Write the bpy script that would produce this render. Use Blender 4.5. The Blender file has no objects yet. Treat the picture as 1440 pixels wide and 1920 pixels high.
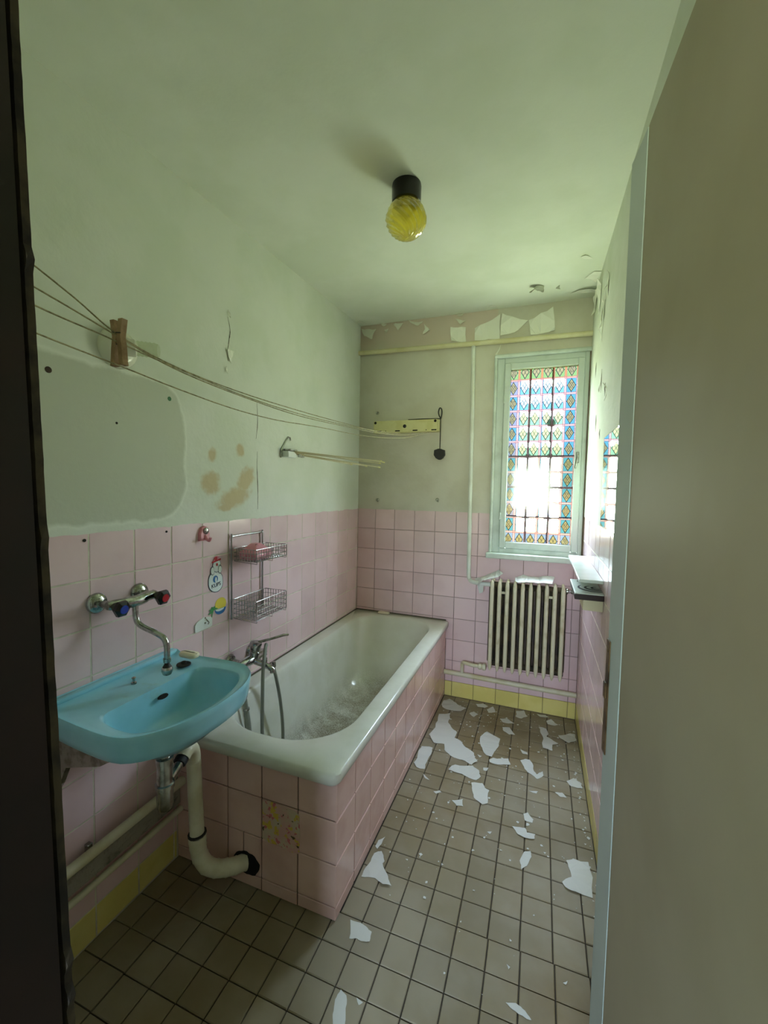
import bpy, bmesh, math, random
from mathutils import Vector, Matrix, noise as mnoise

random.seed(7)
sc = bpy.context.scene
COL = sc.collection
PI = math.pi
D = 2.914          # back wall, y
W = 1.56           # right wall, x
def ceil_z(y): return 2.563 + 0.036 * y

# ------------------------------------------------------------------ camera
cam_d = bpy.data.cameras.new('camera'); cam = bpy.data.objects.new('camera', cam_d); COL.objects.link(cam)
cam_d.sensor_fit = 'VERTICAL'; cam_d.sensor_height = 24.0; cam_d.lens = 786.58 * 24.0 / 1920.0
cam_d.clip_start = 0.01; cam_d.clip_end = 100
_ya, _pi, _ro = 0.3573, -0.056, 0.0191
_f = Vector((-math.sin(_ya) * math.cos(_pi), math.cos(_ya) * math.cos(_pi), math.sin(_pi)))
_r = Vector((math.cos(_ya), math.sin(_ya), 0)); _u = _r.cross(_f)
_r2 = _r * math.cos(_ro) + _u * math.sin(_ro); _u2 = _u * math.cos(_ro) - _r * math.sin(_ro)
_m = Matrix((_r2, _u2, -_f)).transposed().to_4x4(); _m.translation = Vector((1.2997, 0.0, 1.4726))
cam.matrix_world = _m
sc.camera = cam
sc.view_settings.view_transform = 'Standard'; sc.view_settings.look = 'None'
sc.view_settings.gamma = 1.0; sc.view_settings.use_curve_mapping = False
sc.view_settings.exposure = 1.45
sc.cycles.max_bounces = 12; sc.cycles.diffuse_bounces = 8; sc.cycles.transparent_max_bounces = 16
sc.cycles.caustics_reflective = False; sc.cycles.caustics_refractive = False
sc.cycles.sample_clamp_indirect = 8.0
sc.cycles.use_denoising = True

# ------------------------------------------------------------------ world: garden daylight (sky, tree line, sunlit lawn)
SKY_STRENGTH = 42.0
world = bpy.data.worlds.new('world'); sc.world = world; world.use_nodes = True
nt = world.node_tree; nt.nodes.clear()
wo = nt.nodes.new('ShaderNodeOutputWorld'); bg = nt.nodes.new('ShaderNodeBackground')
tc = nt.nodes.new('ShaderNodeTexCoord'); sx = nt.nodes.new('ShaderNodeSeparateXYZ')
mr = nt.nodes.new('ShaderNodeMapRange'); rp = nt.nodes.new('ShaderNodeValToRGB')
mr.inputs['From Min'].default_value = -1; mr.inputs['From Max'].default_value = 1
nt.links.new(tc.outputs['Generated'], sx.inputs[0]); nt.links.new(sx.outputs['Z'], mr.inputs['Value'])
nt.links.new(mr.outputs[0], rp.inputs['Fac']); nt.links.new(rp.outputs['Color'], bg.inputs['Color'])
nt.links.new(bg.outputs[0], wo.inputs[0]); bg.inputs['Strength'].default_value = SKY_STRENGTH
el = rp.color_ramp.elements
def stop(p, c):
    e = rp.color_ramp.elements.new(p); e.color = (*c, 1)
# overcast sky (dim at the horizon, bright overhead), a dark tree line, pale sunlit ground and lawn
el[0].position = 0.0; el[0].color = (0.40, 0.46, 0.28, 1)
el[1].position = 1.0; el[1].color = (0.80, 0.95, 1.20, 1)
stop(0.42, (0.46, 0.51, 0.33)); stop(0.49, (0.56, 0.55, 0.45)); stop(0.503, (0.37, 0.43, 0.33))
stop(0.535, (0.37, 0.45, 0.36)); stop(0.55, (0.42, 0.51, 0.58)); stop(0.75, (0.56, 0.68, 0.86))
# portal so the daylight through the panes is sampled well
pl = bpy.data.lights.new('window_portal', 'AREA'); po = bpy.data.objects.new('window_portal', pl); COL.objects.link(po)
pl.shape = 'RECTANGLE'; pl.size = 0.41; pl.size_y = 1.145; pl.cycles.is_portal = True
po.location = (1.286, D + 0.027, 1.70); po.rotation_euler = (-PI / 2, 0, 0)
# second portal in the added, unseen hall window behind the camera
HWX0, HWX1, HWZ0, HWZ1 = 0.80, 1.48, 1.15, 1.90
pl2 = bpy.data.lights.new('hall_fill_portal', 'AREA'); po2 = bpy.data.objects.new('hall_fill_portal', pl2); COL.objects.link(po2)
pl2.shape = 'RECTANGLE'; pl2.size = HWX1 - HWX0; pl2.size_y = HWZ1 - HWZ0; pl2.cycles.is_portal = True
po2.location = ((HWX0 + HWX1) / 2, -1.83, (HWZ0 + HWZ1) / 2); po2.rotation_euler = (PI / 2, 0, 0)

# ------------------------------------------------------------------ node helpers
def lin(h):
    h = h.lstrip('#'); v = [int(h[i:i + 2], 16) / 255 for i in (0, 2, 4)]
    return tuple(x / 12.92 if x <= 0.04045 else ((x + 0.055) / 1.055) ** 2.4 for x in v)

class X:
    """tiny arithmetic on node sockets"""
    def __init__(s, nt, v): s.nt = nt; s.v = v
    def _op(s, op, *o):
        n = s.nt.nodes.new('ShaderNodeMath'); n.operation = op
        for i, a in enumerate((s,) + o):
            a = a.v if isinstance(a, X) else a
            if isinstance(a, (int, float)): n.inputs[i].default_value = a
            else: s.nt.links.new(a, n.inputs[i])
        return X(s.nt, n.outputs[0])
    def __add__(s, o): return s._op('ADD', o)
    def __sub__(s, o): return s._op('SUBTRACT', o)
    def __mul__(s, o): return s._op('MULTIPLY', o)
    def __truediv__(s, o): return s._op('DIVIDE', o)
    def lt(s, o): return s._op('LESS_THAN', o)
    def gt(s, o): return s._op('GREATER_THAN', o)
    def abs(s): return s._op('ABSOLUTE')
    def fract(s): return s._op('FRACT')
    def floor(s): return s._op('FLOOR')
    def min(s, o): return s._op('MINIMUM', o)
    def max(s, o): return s._op('MAXIMUM', o)
    def sqrt(s): return s._op('SQRT')
    def sm(s, a, b, lo=0.0, hi=1.0):
        n = s.nt.nodes.new('ShaderNodeMapRange'); n.interpolation_type = 'SMOOTHSTEP'
        s.nt.links.new(s.v, n.inputs['Value'])
        for k, q in (('From Min', a), ('From Max', b), ('To Min', lo), ('To Max', hi)): n.inputs[k].default_value = q
        return X(s.nt, n.outputs[0])

def mixc(nt, fac, a, b, mode='MIX'):
    n = nt.nodes.new('ShaderNodeMix'); n.data_type = 'RGBA'; n.blend_type = mode
    for sock, v in ((n.inputs[0], fac), (n.inputs[6], a), (n.inputs[7], b)):
        v = v.v if isinstance(v, X) else v
        if isinstance(v, (int, float)): sock.default_value = v
        elif isinstance(v, tuple): sock.default_value = (*v[:3], 1)
        else: nt.links.new(v, sock)
    return n.outputs[2]

def wpos(nt):
    g = nt.nodes.new('ShaderNodeNewGeometry'); s = nt.nodes.new('ShaderNodeSeparateXYZ')
    nt.links.new(g.outputs['Position'], s.inputs[0])
    return g.outputs['Position'], X(nt, s.outputs[0]), X(nt, s.outputs[1]), X(nt, s.outputs[2])

def nz(nt, vec, scale, detail=4.0, rough=0.55):
    n = nt.nodes.new('ShaderNodeTexNoise'); n.inputs['Scale'].default_value = scale
    n.inputs['Detail'].default_value = detail; n.inputs['Roughness'].default_value = rough
    nt.links.new(vec, n.inputs['Vector']); return X(nt, n.outputs['Fac'])

MATS = {}
def mat(name, col, rough=0.5, metal=0.0, col2=None, nscale=6.0, lo=0.4, hi=0.65, var=0.0, bump=0.0, bscale=60.0,
        spec=0.5, col3=None, n3=2.0, lo3=.55, hi3=.75, extra=None):
    m = bpy.data.materials.new(name); m.use_nodes = True; nt = m.node_tree
    b = nt.nodes['Principled BSDF']
    b.inputs['Roughness'].default_value = rough; b.inputs['Metallic'].default_value = metal
    b.inputs['Specular IOR Level'].default_value = spec
    vec, px, py, pz = wpos(nt)
    c = tuple(col)
    if col2 is not None: c = mixc(nt, nz(nt, vec, nscale).sm(lo, hi), c, tuple(col2))
    if col3 is not None: c = mixc(nt, nz(nt, vec, n3, 6.0, .6).sm(lo3, hi3), c, tuple(col3))
    if extra: c = extra(nt, vec, px, py, pz, c)
    if var:
        oi = nt.nodes.new('ShaderNodeObjectInfo'); hs = nt.nodes.new('ShaderNodeHueSaturation')
        val = X(nt, oi.outputs['Random']) * var + (1 - var / 2)
        nt.links.new(val.v, hs.inputs['Value'])
        if isinstance(c, tuple): hs.inputs['Color'].default_value = (*c[:3], 1)
        else: nt.links.new(c, hs.inputs['Color'])
        c = hs.outputs['Color']
    if isinstance(c, tuple): b.inputs['Base Color'].default_value = (*c[:3], 1)
    else: nt.links.new(c, b.inputs['Base Color'])
    if bump:
        bn = nt.nodes.new('ShaderNodeBump'); bn.inputs['Strength'].default_value = bump; bn.inputs['Distance'].default_value = 0.01
        nt.links.new(nz(nt, vec, bscale, 3.0).v, bn.inputs['Height']); nt.links.new(bn.outputs[0], b.inputs['Normal'])
    MATS[name] = m
    return m

# ------------------------------------------------------------------ materials
PLASTER = lin('#d8dbcf')
def left_wall_marks(nt, vec, px, py, pz, c):
    wob = nz(nt, vec, 9.0) * 0.05 - 0.025
    # bare grey rectangle with round corners where something hung for years
    qy = ((py + wob) - 0.80).abs() - 0.33
    qz = ((pz + wob) - 1.592).abs() - 0.12
    d = (qy.max(0.0) * qy.max(0.0) + qz.max(0.0) * qz.max(0.0)).sqrt() - 0.13
    c = mixc(nt, d.sm(-0.003, 0.003, 1.0, 0.0), c, lin('#c0c4b3'))
    c = mixc(nt, d.abs().sm(0.0, 0.012, 0.5, 0.0), c, lin('#e8ebe0'))
    # brown stains
    n2 = nz(nt, vec, 30.0, 5.0)
    def blob(y0, z0, a, b, k=0.0):
        dy = (py - y0) + (pz - z0) * k; dz = pz - z0
        r = ((dy / a) * (dy / a) + (dz / b) * (dz / b)).sqrt() + n2 * 1.0 - 0.5
        return r.sm(0.55, 1.2, 1.0, 0.0)
    s = blob(1.395, 1.483, .058, .052)
    for q in ((1.545, 1.42, .10, .055, -0.9), (1.62, 1.50, .06, .065, -0.4), (1.405, 1.60, .026, .032), (1.58, 1.635, .03, .032), (1.48, 1.375, .05, .018)):
        s = s.max(blob(*q))
    return mixc(nt, s * 0.62, c, lin('#b89a5c'))
def scuff(nt, vec, px, py, pz, c):
    return mixc(nt, nz(nt, vec, 45.0, 6.0, .7).sm(0.72, 0.78, 0.0, 0.6), c, lin('#8d8c7c'))
mat('plaster_left', PLASTER, .85, col2=lin('#d0d5c5'), nscale=3.0, bump=.12, bscale=40, extra=left_wall_marks)
mat('plaster_right', PLASTER, .8, col2=lin('#cfd4c4'), nscale=3.0, bump=.2, bscale=25, extra=scuff)
def back_wall_tone(nt, vec, px, py, pz, c):
    old = (pz + nz(nt, vec, 5.0) * 0.25).sm(2.56, 2.66) * px.sm(0.98, 1.0, 1.0, 0.0)
    c = mixc(nt, old, c, lin('#cfc0b2'))
    return mixc(nt, px.sm(0.93, 0.99, 0, .0), c, lin('#cfd3c6'))
mat('plaster_back', lin('#ccc8b9'), .85, col2=lin('#c4bfae'), nscale=4.0, bump=.2, bscale=30, extra=back_wall_tone)
mat('ceiling_paint', lin('#e2e5d8'), .9, col2=lin('#dadece'), nscale=2.5, bump=.1, bscale=25)
mat('grout', lin('#d8d2bf'), .9, col2=lin('#bdb5a0'), nscale=12.0)
mat('grout_brown', lin('#84705f'), .9, col2=lin('#6a5748'), nscale=12.0)
mat('grout_dark', lin('#3a3126'), .9, col2=lin('#241d16'), nscale=10.0)
mat('tile_pink', lin('#e4c8cb'), .16, col2=lin('#dec0c3'), nscale=4.0, var=.10, bump=.03, bscale=14)
mat('tile_pink_panel', lin('#dcbab3'), .17, col2=lin('#d0aba2'), nscale=5.0, var=.10, bump=.03, bscale=14)
mat('tile_yellow', lin('#e2d587'), .2, col2=lin('#d8ca76'), nscale=5.0, var=.08)
mat('tile_floor', lin('#908672'), .6, col2=lin('#82765c'), nscale=3.0, spec=.35, var=.14, bump=.06, bscale=30,
    col3=lin('#7d6c4c'), n3=1.3, lo3=.45, hi3=.7)
mat('paint_flake', lin('#c9c9c4'), .8, var=.06)
mat('paint_peel', lin('#e6e6da'), .85, var=.06)
mat('enamel', lin('#d7dcd8'), .12, col2=lin('#cdd2cc'), nscale=6)
def tub_dirt(nt, vec, px, py, pz, c):
    low = (pz + nz(nt, vec, 6.0) * 0.10).sm(0.16, 0.34, 1.0, 0.0)
    c = mixc(nt, low * (nz(nt, vec, 9.0, 4.0, .6).sm(0.25, 0.65) * 0.55 + nz(nt, vec, 150.0, 5.0, .75).sm(0.40, 0.62) * 0.5), c, lin('#665d46'))
    return mixc(nt, py.sm(1.8, 2.8, 0.0, .35), c, lin('#c3c1a8'))
mat('enamel_tub', lin('#d4d5cc'), .16, col2=lin('#cccdc0'), nscale=6, extra=tub_dirt)
mat('sink_blue', lin('#96d2e6'), .10, col2=lin('#8cc8dc'), nscale=6, col3=lin('#93bdbc'), n3=9, lo3=.6, hi3=.8)
mat('chrome', lin('#b9bcba'), .14, 1.0, col2=lin('#94968f'), nscale=60)
mat('chrome_dull', lin('#c4c6c0'), .26, 1.0, col2=lin('#9a9b94'), nscale=40)
mat('wire_chrome', lin('#a9a9a6'), .22, 1.0)
mat('black_plastic', lin('#141312'), .25)
mat('blue_cap', lin('#1d3fa8'), .25)
mat('red_cap', lin('#b3202c'), .25)
mat('white_pvc', lin('#ddd9c4'), .4, col2=lin('#cbc4a6'), nscale=10)
mat('pipe_paint', lin('#d8d2b8'), .45, col2=lin('#c9c098'), nscale=7)
mat('pipe_cream', lin('#d6cfa8'), .45, col2=lin('#cbc294'), nscale=7)
mat('pipe_white', lin('#dcdfd6'), .45, col2=lin('#cfd1c4'), nscale=7)
mat('dirty_board', lin('#9a9486'), .8, col2=lin('#3a362d'), nscale=14, lo=.52, hi=.72, bump=.3, bscale=50)
def rad_dirt(nt, vec, px, py, pz, c):
    top = (pz + nz(nt, vec, 20.0) * 0.06).sm(0.78, 0.90) * .55
    return mixc(nt, top, c, lin('#8a7448'))
mat('radiator_paint', lin('#d6d0b4'), .4, col2=lin('#bcb290'), nscale=16, lo=.5, hi=.75)
mat('radiator_shade_dirt', lin('#453824'), .85, col2=lin('#1f1810'), nscale=16)  # dirt and the shade between the ribs, both put into the colour
mat('window_paint', lin('#c6d0c8'), .45, col2=lin('#b4beb4'), nscale=9, lo=.5, hi=.75)
mat('sill_paint', lin('#cfd8cf'), .4, col2=lin('#bdc7bb'), nscale=9)
mat('iron', lin('#7c8a9c'), .6)  # glare around the bars put into the pale blue-grey colour
mat('door_paint', lin('#9a917b'), .5, col2=lin('#90866f'), nscale=2.0, bump=.05, bscale=12)
mat('door_edge_window_lit', lin('#aab4b0'), .4, col2=lin('#a2aca8'), nscale=3.0)  # bluish window light on the edge strip put into its colour
mat('lock_brass', lin('#6b543a'), .45, .7, col2=lin('#3b2c1e'), nscale=20)
mat('frame_brown', lin('#190b08'), .4, col2=lin('#100705'), nscale=8)
mat('raw_plaster', lin('#463b2a'), .9, col2=lin('#1f1712'), nscale=20)
mat('hall_wall', lin('#b4b1a4'), .9)
mat('wood_pin', lin('#a98a64'), .7, col2=lin('#8a6a46'), nscale=40)
mat('rope', lin('#b8b08a'), .8, col2=lin('#8f8664'), nscale=90)
mat('porcelain', lin('#d9d8c6'), .25)
mat('cream_metal', lin('#d6d09a'), .4, col2=lin('#ccc588'), nscale=12)
mat('rod_cream', lin('#cfc7a2'), .5)
mat('pink_plastic', lin('#d98f9b'), .3)
mat('pink_soapdish', lin('#dd93a3'), .3)
mat('white_plastic', lin('#dfe4de'), .35)
mat('soap_cream', lin('#e2dabd'), .45)
mat('hose_grey', lin('#8a8f86'), .35, .5, bump=.5, bscale=300)
mat('rubber', lin('#1b1a19'), .6)
mat('print_blue', lin('#2a6aa6'), .4); mat('print_navy', lin('#16304c'), .4); mat('print_red', lin('#c02a30'), .4)
mat('print_yellow', lin('#e3cf4a'), .4); mat('print_green', lin('#3f9455'), .4); mat('print_white', lin('#dfe9e6'), .4)
mat('print_pink', lin('#d98d9b'), .5); mat('print_brown', lin('#4a3520'), .5)
def torn(nt, vec, px, py, pz, c):
    k = nz(nt, vec, 26.0, 3.0)
    c = mixc(nt, k.sm(.56, .60), c, lin('#cbb24a'))
    c = mixc(nt, nz(nt, vec, 40.0, 2.0).sm(.60, .63), c, lin('#c26a74'))
    return mixc(nt, nz(nt, vec, 33.0, 2.0).sm(.64, .66), c, lin('#4a3b22'))
mat('torn_sticker', lin('#cb9f98'), .5, col2=lin('#c2b49b'), nscale=18, extra=torn)
mat('grit', lin('#6f6650'), .9, col2=lin('#4a4232'), nscale=40)
mat('hole_black', lin('#17120e'), .95)
mat('shelf_white', lin('#d5ded6'), .18, col2=lin('#cbd4cb'), nscale=6)
mat('dark_edge', lin('#2a1816'), .35)
mat('cream_wood', lin('#cfc6a2'), .5)
mat('plug_brown', lin('#3a2a1c'), .8); mat('plug_green', lin('#2c6a44'), .6)
mat('bare_plaster', lin('#a3a592'), .9)
mat('mould', lin('#5c5544'), .9)

mirror = bpy.data.materials.new('mirror_glass'); mirror.use_nodes = True
_b = mirror.node_tree.nodes['Principled BSDF']; _b.inputs['Metallic'].default_value = 1; _b.inputs['Roughness'].default_value = 0.02
_b.inputs['Base Color'].default_value = (.85, .9, .86, 1); MATS['mirror_glass'] = mirror

def amber_glass():
    m = bpy.data.materials.new('amber_glass'); m.use_nodes = True; nt = m.node_tree; nt.nodes.clear()
    o = nt.nodes.new('ShaderNodeOutputMaterial'); tr = nt.nodes.new('ShaderNodeBsdfTransparent'); tl = nt.nodes.new('ShaderNodeBsdfTranslucent')
    gl = nt.nodes.new('ShaderNodeBsdfGlossy'); m1 = nt.nodes.new('ShaderNodeMixShader'); m2 = nt.nodes.new('ShaderNodeMixShader'); fr = nt.nodes.new('ShaderNodeLayerWeight')
    tr.inputs['Color'].default_value = (.96, .88, .30, 1); tl.inputs['Color'].default_value = (.92, .80, .16, 1)
    gl.inputs['Roughness'].default_value = .06; fr.inputs['Blend'].default_value = .25; m1.inputs[0].default_value = .35
    nt.links.new(tr.outputs[0], m1.inputs[1]); nt.links.new(tl.outputs[0], m1.inputs[2])
    nt.links.new(fr.outputs['Facing'], m2.inputs[0]); nt.links.new(m1.outputs[0], m2.inputs[1]); nt.links.new(gl.outputs[0], m2.inputs[2])
    nt.links.new(m2.outputs[0], o.inputs[0]); MATS['amber_glass'] = m
amber_glass()
def clear_mat(name, col, rough=.03):
    m = bpy.data.materials.new(name); m.use_nodes = True; nt = m.node_tree; nt.nodes.clear()
    o = nt.nodes.new('ShaderNodeOutputMaterial'); tr = nt.nodes.new('ShaderNodeBsdfTransparent'); gl = nt.nodes.new('ShaderNodeBsdfGlossy')
    mx = nt.nodes.new('ShaderNodeMixShader'); mx.inputs[0].default_value = .05
    tr.inputs['Color'].default_value = (*col, 1); gl.inputs['Roughness'].default_value = rough
    nt.links.new(tr.outputs[0], mx.inputs[1]); nt.links.new(gl.outputs[0], mx.inputs[2])
    nt.links.new(mx.outputs[0], o.inputs[0]); MATS[name] = m
clear_mat('clear_plastic', (.86, .88, .78)); clear_mat('clear_glass', (.96, .98, .97))

GX0, GX1, GZ0, GZ1 = 1.084, 1.488, 1.132, 2.268      # glazed area
def film():
    m = bpy.data.materials.new('stained_glass_film'); m.use_nodes = True; nt = m.node_tree; nt.nodes.clear()
    vec, px, py, pz = wpos(nt)
    c = (px - GX0) / 0.0703 + 0.25
    r = (X(nt, pz.v) * -1.0 + GZ1) / 0.0999 + 0.30
    ci, ri = c.floor(), r.floor()
    fx, fz = c.fract() - 0.5, r.fract() - 0.5
    edge_c = ci.lt(0.5).max(ci.gt(4.5)); edge_r = ri.lt(0.5).max(ri.gt(10.5))
    top = ri.lt(0.5); low = ri.gt(5.6)
    inner = (edge_c.max(edge_r) * -1.0) + 1.0
    # clear film lets the light in; the printed inks are dense
    K = 40.0
    def ink(*c): return tuple(v / K for v in c)
    col = (.93, .97, .95)
    blue_rows = ri.lt(2.5) * inner
    col = mixc(nt, blue_rows * fz.gt(0.02), col, ink(.30, .75, .98))
    green_rows = ri.gt(2.5) * ri.lt(5.5) * inner
    col = mixc(nt, green_rows * fz.gt(-0.12), col, ink(.50, .92, .60))
    odd = (ci / 2.0).fract().gt(0.25)
    col = mixc(nt, odd * inner * fx.lt(-0.30), col, ink(.22, .55, .75))
    bcol = mixc(nt, ci.lt(0.5) * ((ri / 2.0).fract().gt(0.25)), ink(.16, .50, .68), ink(.46, .46, .62))
    bcol = mixc(nt, top, bcol, ink(.38, .60, .22))
    bcol = mixc(nt, ri.gt(10.5), bcol, ink(.40, .55, .90))
    edge = edge_c.max(edge_r)
    col = mixc(nt, edge, col, bcol)
    d = fx.abs() / 0.33 + fz.abs() / 0.40
    has = (low * inner * -1.0) + 1.0
    ind = d.lt(1.0) * has
    dcol = mixc(nt, edge, ink(1.0, .95, .50), ink(.62, .50, .26))
    dcol = mixc(nt, blue_rows, dcol, ink(.90, .96, 1.0))
    col = mixc(nt, ind, col, dcol)
    # double rose bars along every joint
    bar = fx.abs().gt(0.41).max(fz.abs().gt(0.44))
    rose = ((fx.abs() - 0.425).abs().lt(0.026)).max((fz.abs() - 0.452).abs().lt(0.020))
    col = mixc(nt, bar, col, ink(1.0, .86, .84))
    col = mixc(nt, bar * top, col, ink(.90, .42, .12))
    col = mixc(nt, rose, col, ink(.74, .22, .24))
    lead = ((d - 1.0).abs().lt(0.10)).max((fx / 0.33 + fz / 0.40).abs().lt(0.06) * ind).max((fx / 0.33 - fz / 0.40).abs().lt(0.06) * ind)
    lead = lead.max((d - 0.55).abs().lt(0.06) * edge_c)
    lead = lead * has
    lead = lead.max(fz.abs().lt(0.014) * d.gt(1.0))
    lead = lead.max(fx.abs().lt(0.018) * d.gt(1.0) * has)
    col = mixc(nt, lead * ((bar * -1.0) + 1.0), col, ink(.05, .06, .07))
    o = nt.nodes.new('ShaderNodeOutputMaterial'); tr = nt.nodes.new('ShaderNodeBsdfTransparent'); tl = nt.nodes.new('ShaderNodeBsdfTranslucent')
    gl = nt.nodes.new('ShaderNodeBsdfGlossy'); gl.inputs['Roughness'].default_value = .08
    m1 = nt.nodes.new('ShaderNodeMixShader'); m1.inputs[0].default_value = .12; m2 = nt.nodes.new('ShaderNodeMixShader'); m2.inputs[0].default_value = .04
    nt.links.new(col, tr.inputs['Color']); nt.links.new(col, tl.inputs['Color'])
    nt.links.new(tr.outputs[0], m1.inputs[1]); nt.links.new(tl.outputs[0], m1.inputs[2]); nt.links.new(m1.outputs[0], m2.inputs[1]); nt.links.new(gl.outputs[0], m2.inputs[2])
    nt.links.new(m2.outputs[0], o.inputs[0]); MATS['stained_glass_film'] = m
film()

# ------------------------------------------------------------------ mesh helpers
def obj(name, bm, m, parent=None, smooth=None):
    me = bpy.data.meshes.new(name); bmesh.ops.recalc_face_normals(bm, faces=bm.faces[:]); bm.to_mesh(me); bm.free()
    for x in (m if isinstance(m, (list, tuple)) else [m]): me.materials.append(MATS[x])
    if smooth is not None:
        for p in me.polygons: p.use_smooth = True
        me.set_sharp_from_angle(angle=math.radians(smooth))
    o = bpy.data.objects.new(name, me); COL.objects.link(o)
    if parent: adopt(o, parent)
    return o
def adopt(o, parent):
    o.parent = parent
    if parent.type == 'EMPTY' and parent.parent is None: o.matrix_parent_inverse = Matrix.Translation(-parent.location)
def thing(name, label, cat, loc, group=None):
    o = bpy.data.objects.new(name, None); COL.objects.link(o); o.location = loc; o.empty_display_size = .05
    return tag(o, label, cat, group)
def tag(o, label, cat, group=None):
    o['label'] = label; o['category'] = cat
    if group: o['group'] = group
    return o
def struct(o, label=None):
    o['kind'] = 'structure'
    if label: o['label'] = label
    return o
def B(): return bmesh.new()
def box(bm, x0, x1, y0, y1, z0, z1, bev=0.0, seg=1, mi=0):
    r = bmesh.ops.create_cube(bm, size=1.0)
    for v in r['verts']: v.co = Vector((x0 + (v.co.x + .5) * (x1 - x0), y0 + (v.co.y + .5) * (y1 - y0), z0 + (v.co.z + .5) * (z1 - z0)))
    fs = set(f for v in r['verts'] for f in v.link_faces)
    for f in fs: f.material_index = mi
    if bev:
        es = list(set(e for v in r['verts'] for e in v.link_edges))
        bmesh.ops.bevel(bm, geom=es, offset=bev, segments=seg, affect='EDGES', profile=.5)
    return bm
def prism(bm, pts, z0, z1):
    a = [bm.verts.new((x, y, z0)) for x, y in pts]; b = [bm.verts.new((x, y, z1)) for x, y in pts]
    bm.faces.new(a[::-1]); bm.faces.new(b)
    for i in range(len(pts)):
        j = (i + 1) % len(pts); bm.faces.new((a[i], a[j], b[j], b[i]))
    return bm
def loft(bm, rings, cap0=True, cap1=True, closed=True):
    R = [[bm.verts.new(p) for p in r] for r in rings]
    n = len(R[0])
    for a, b in zip(R, R[1:]):
        for i in range(n if closed else n - 1):
            j = (i + 1) % n
            bm.faces.new((a[i], a[j], b[j], b[i]))
    if cap0: bm.faces.new(R[0][::-1])
    if cap1: bm.faces.new(R[-1])
    return bm
def frame_of(t):
    t = t.normalized(); a = Vector((0, 0, 1)) if abs(t.z) < .9 else Vector((1, 0, 0))
    u = t.cross(a).normalized(); return u, t.cross(u)
def tube(bm, pts, r, seg=8, caps=True):
    pts = [Vector(p) for p in pts]; n = len(pts); rr = r if isinstance(r, (list, tuple)) else [r] * n
    u = None; rings = []
    for i, p in enumerate(pts):
        t = (pts[min(i + 1, n - 1)] - pts[max(i - 1, 0)]).normalized()
        if u is None: u, v = frame_of(t)
        else:
            u = (u - t * u.dot(t)).normalized(); v = t.cross(u)
        rings.append([p + (u * math.cos(2 * PI * k / seg) + v * math.sin(2 * PI * k / seg)) * rr[i] for k in range(seg)])
    return loft(bm, rings, caps, caps)
def smooth_path(pts, n=6):
    P = [Vector(p) for p in pts]; P = [P[0] * 2 - P[1]] + P + [P[-1] * 2 - P[-2]]; out = []
    for i in range(1, len(P) - 2):
        a, b, c, d = P[i - 1:i + 3]
        for k in range(n):
            t = k / n
            out.append(.5 * ((2 * b) + (c - a) * t + (2 * a - 5 * b + 4 * c - d) * t * t + (3 * b - a - 3 * c + d) * t ** 3))
    out.append(P[-2]); return out
def lathe(bm, origin, axis, prof, seg=24, cap=True, twist=0.0):
    """prof = [(distance along axis, radius)]"""
    o = Vector(origin); ax = Vector(axis).normalized(); u, v = frame_of(ax)
    rings = []
    for i, (h, r) in enumerate(prof):
        r = max(r, 1e-4)
        rings.append([o + ax * h + (u * math.cos(2 * PI * (k + twist * i) / seg) + v * math.sin(2 * PI * (k + twist * i) / seg)) * r for k in range(seg)])
    return loft(bm, rings, cap, cap)
def rrect(x0, x1, y0, y1, r, z, n=8):
    out = []
    rs = r if isinstance(r, (list, tuple)) else [r] * 4
    for (cx, cy, a0, q) in ((x1, y1, 0, rs[0]), (x0, y1, 90, rs[1]), (x0, y0, 180, rs[2]), (x1, y0, 270, rs[3])):
        sxg = 1 if cx == x1 else -1; syg = 1 if cy == y1 else -1
        for k in range(n + 1):
            a = math.radians(a0 + 90 * k / n)
            out.append((cx - sxg * q + q * math.cos(a), cy - syg * q + q * math.sin(a), z))
    return out

# tiles: one shared mesh per size; local x,y = face, z = out of the wall
TILE = {}
def tile_mesh(w, h, t, m, bev=.0022):
    k = (round(w, 4), round(h, 4), t, m)
    if k in TILE: return TILE[k]
    me = bpy.data.meshes.new('tile'); a, b = w / 2, h / 2
    V = []
    for (i, z) in ((0, 0), (0, t - bev), (bev, t)):
        V += [(-a + i, -b + i, z), (a - i, -b + i, z), (a - i, b - i, z), (-a + i, b - i, z)]
    F = []
    for s in (0, 4):
        for i in range(4):
            j = (i + 1) % 4; F.append((s + i, s + j, s + 4 + j, s + 4 + i))
    F.append((8, 9, 10, 11))
    me.from_pydata(V, [], F); me.materials.append(MATS[m]); TILE[k] = me
    return me
ROT = {'x+': (PI / 2, 0, PI / 2), 'y-': (PI / 2, 0, 0), 'x-': (PI / 2, 0, -PI / 2), 'z+': (0, 0, 0)}
TILT = 0.0035
def tile(parent, face, a0, a1, b0, b1, plane, m, t=.006, gap=.0025, name='tile'):
    """a = along the wall, b = up (or x,y on the floor)"""
    w, h = a1 - a0 - gap, b1 - b0 - gap
    if w < .006 or h < .006: return
    o = bpy.data.objects.new(name, tile_mesh(w, h, t, m)); COL.objects.link(o)
    ca, cb = (a0 + a1) / 2, (b0 + b1) / 2
    rx, ry, rz = ROT[face]; j = lambda: random.uniform(-TILT, TILT)
    o.rotation_euler = (rx + j(), ry + j(), rz + j())
    dz = random.uniform(-.0006, .0004)
    o.location = {'x+': (plane + dz, ca, cb), 'x-': (plane - dz, ca, cb), 'y-': (ca, plane - dz, cb), 'z+': (ca, cb, plane + dz)}[face]
    o.parent = parent
    return o
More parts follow.
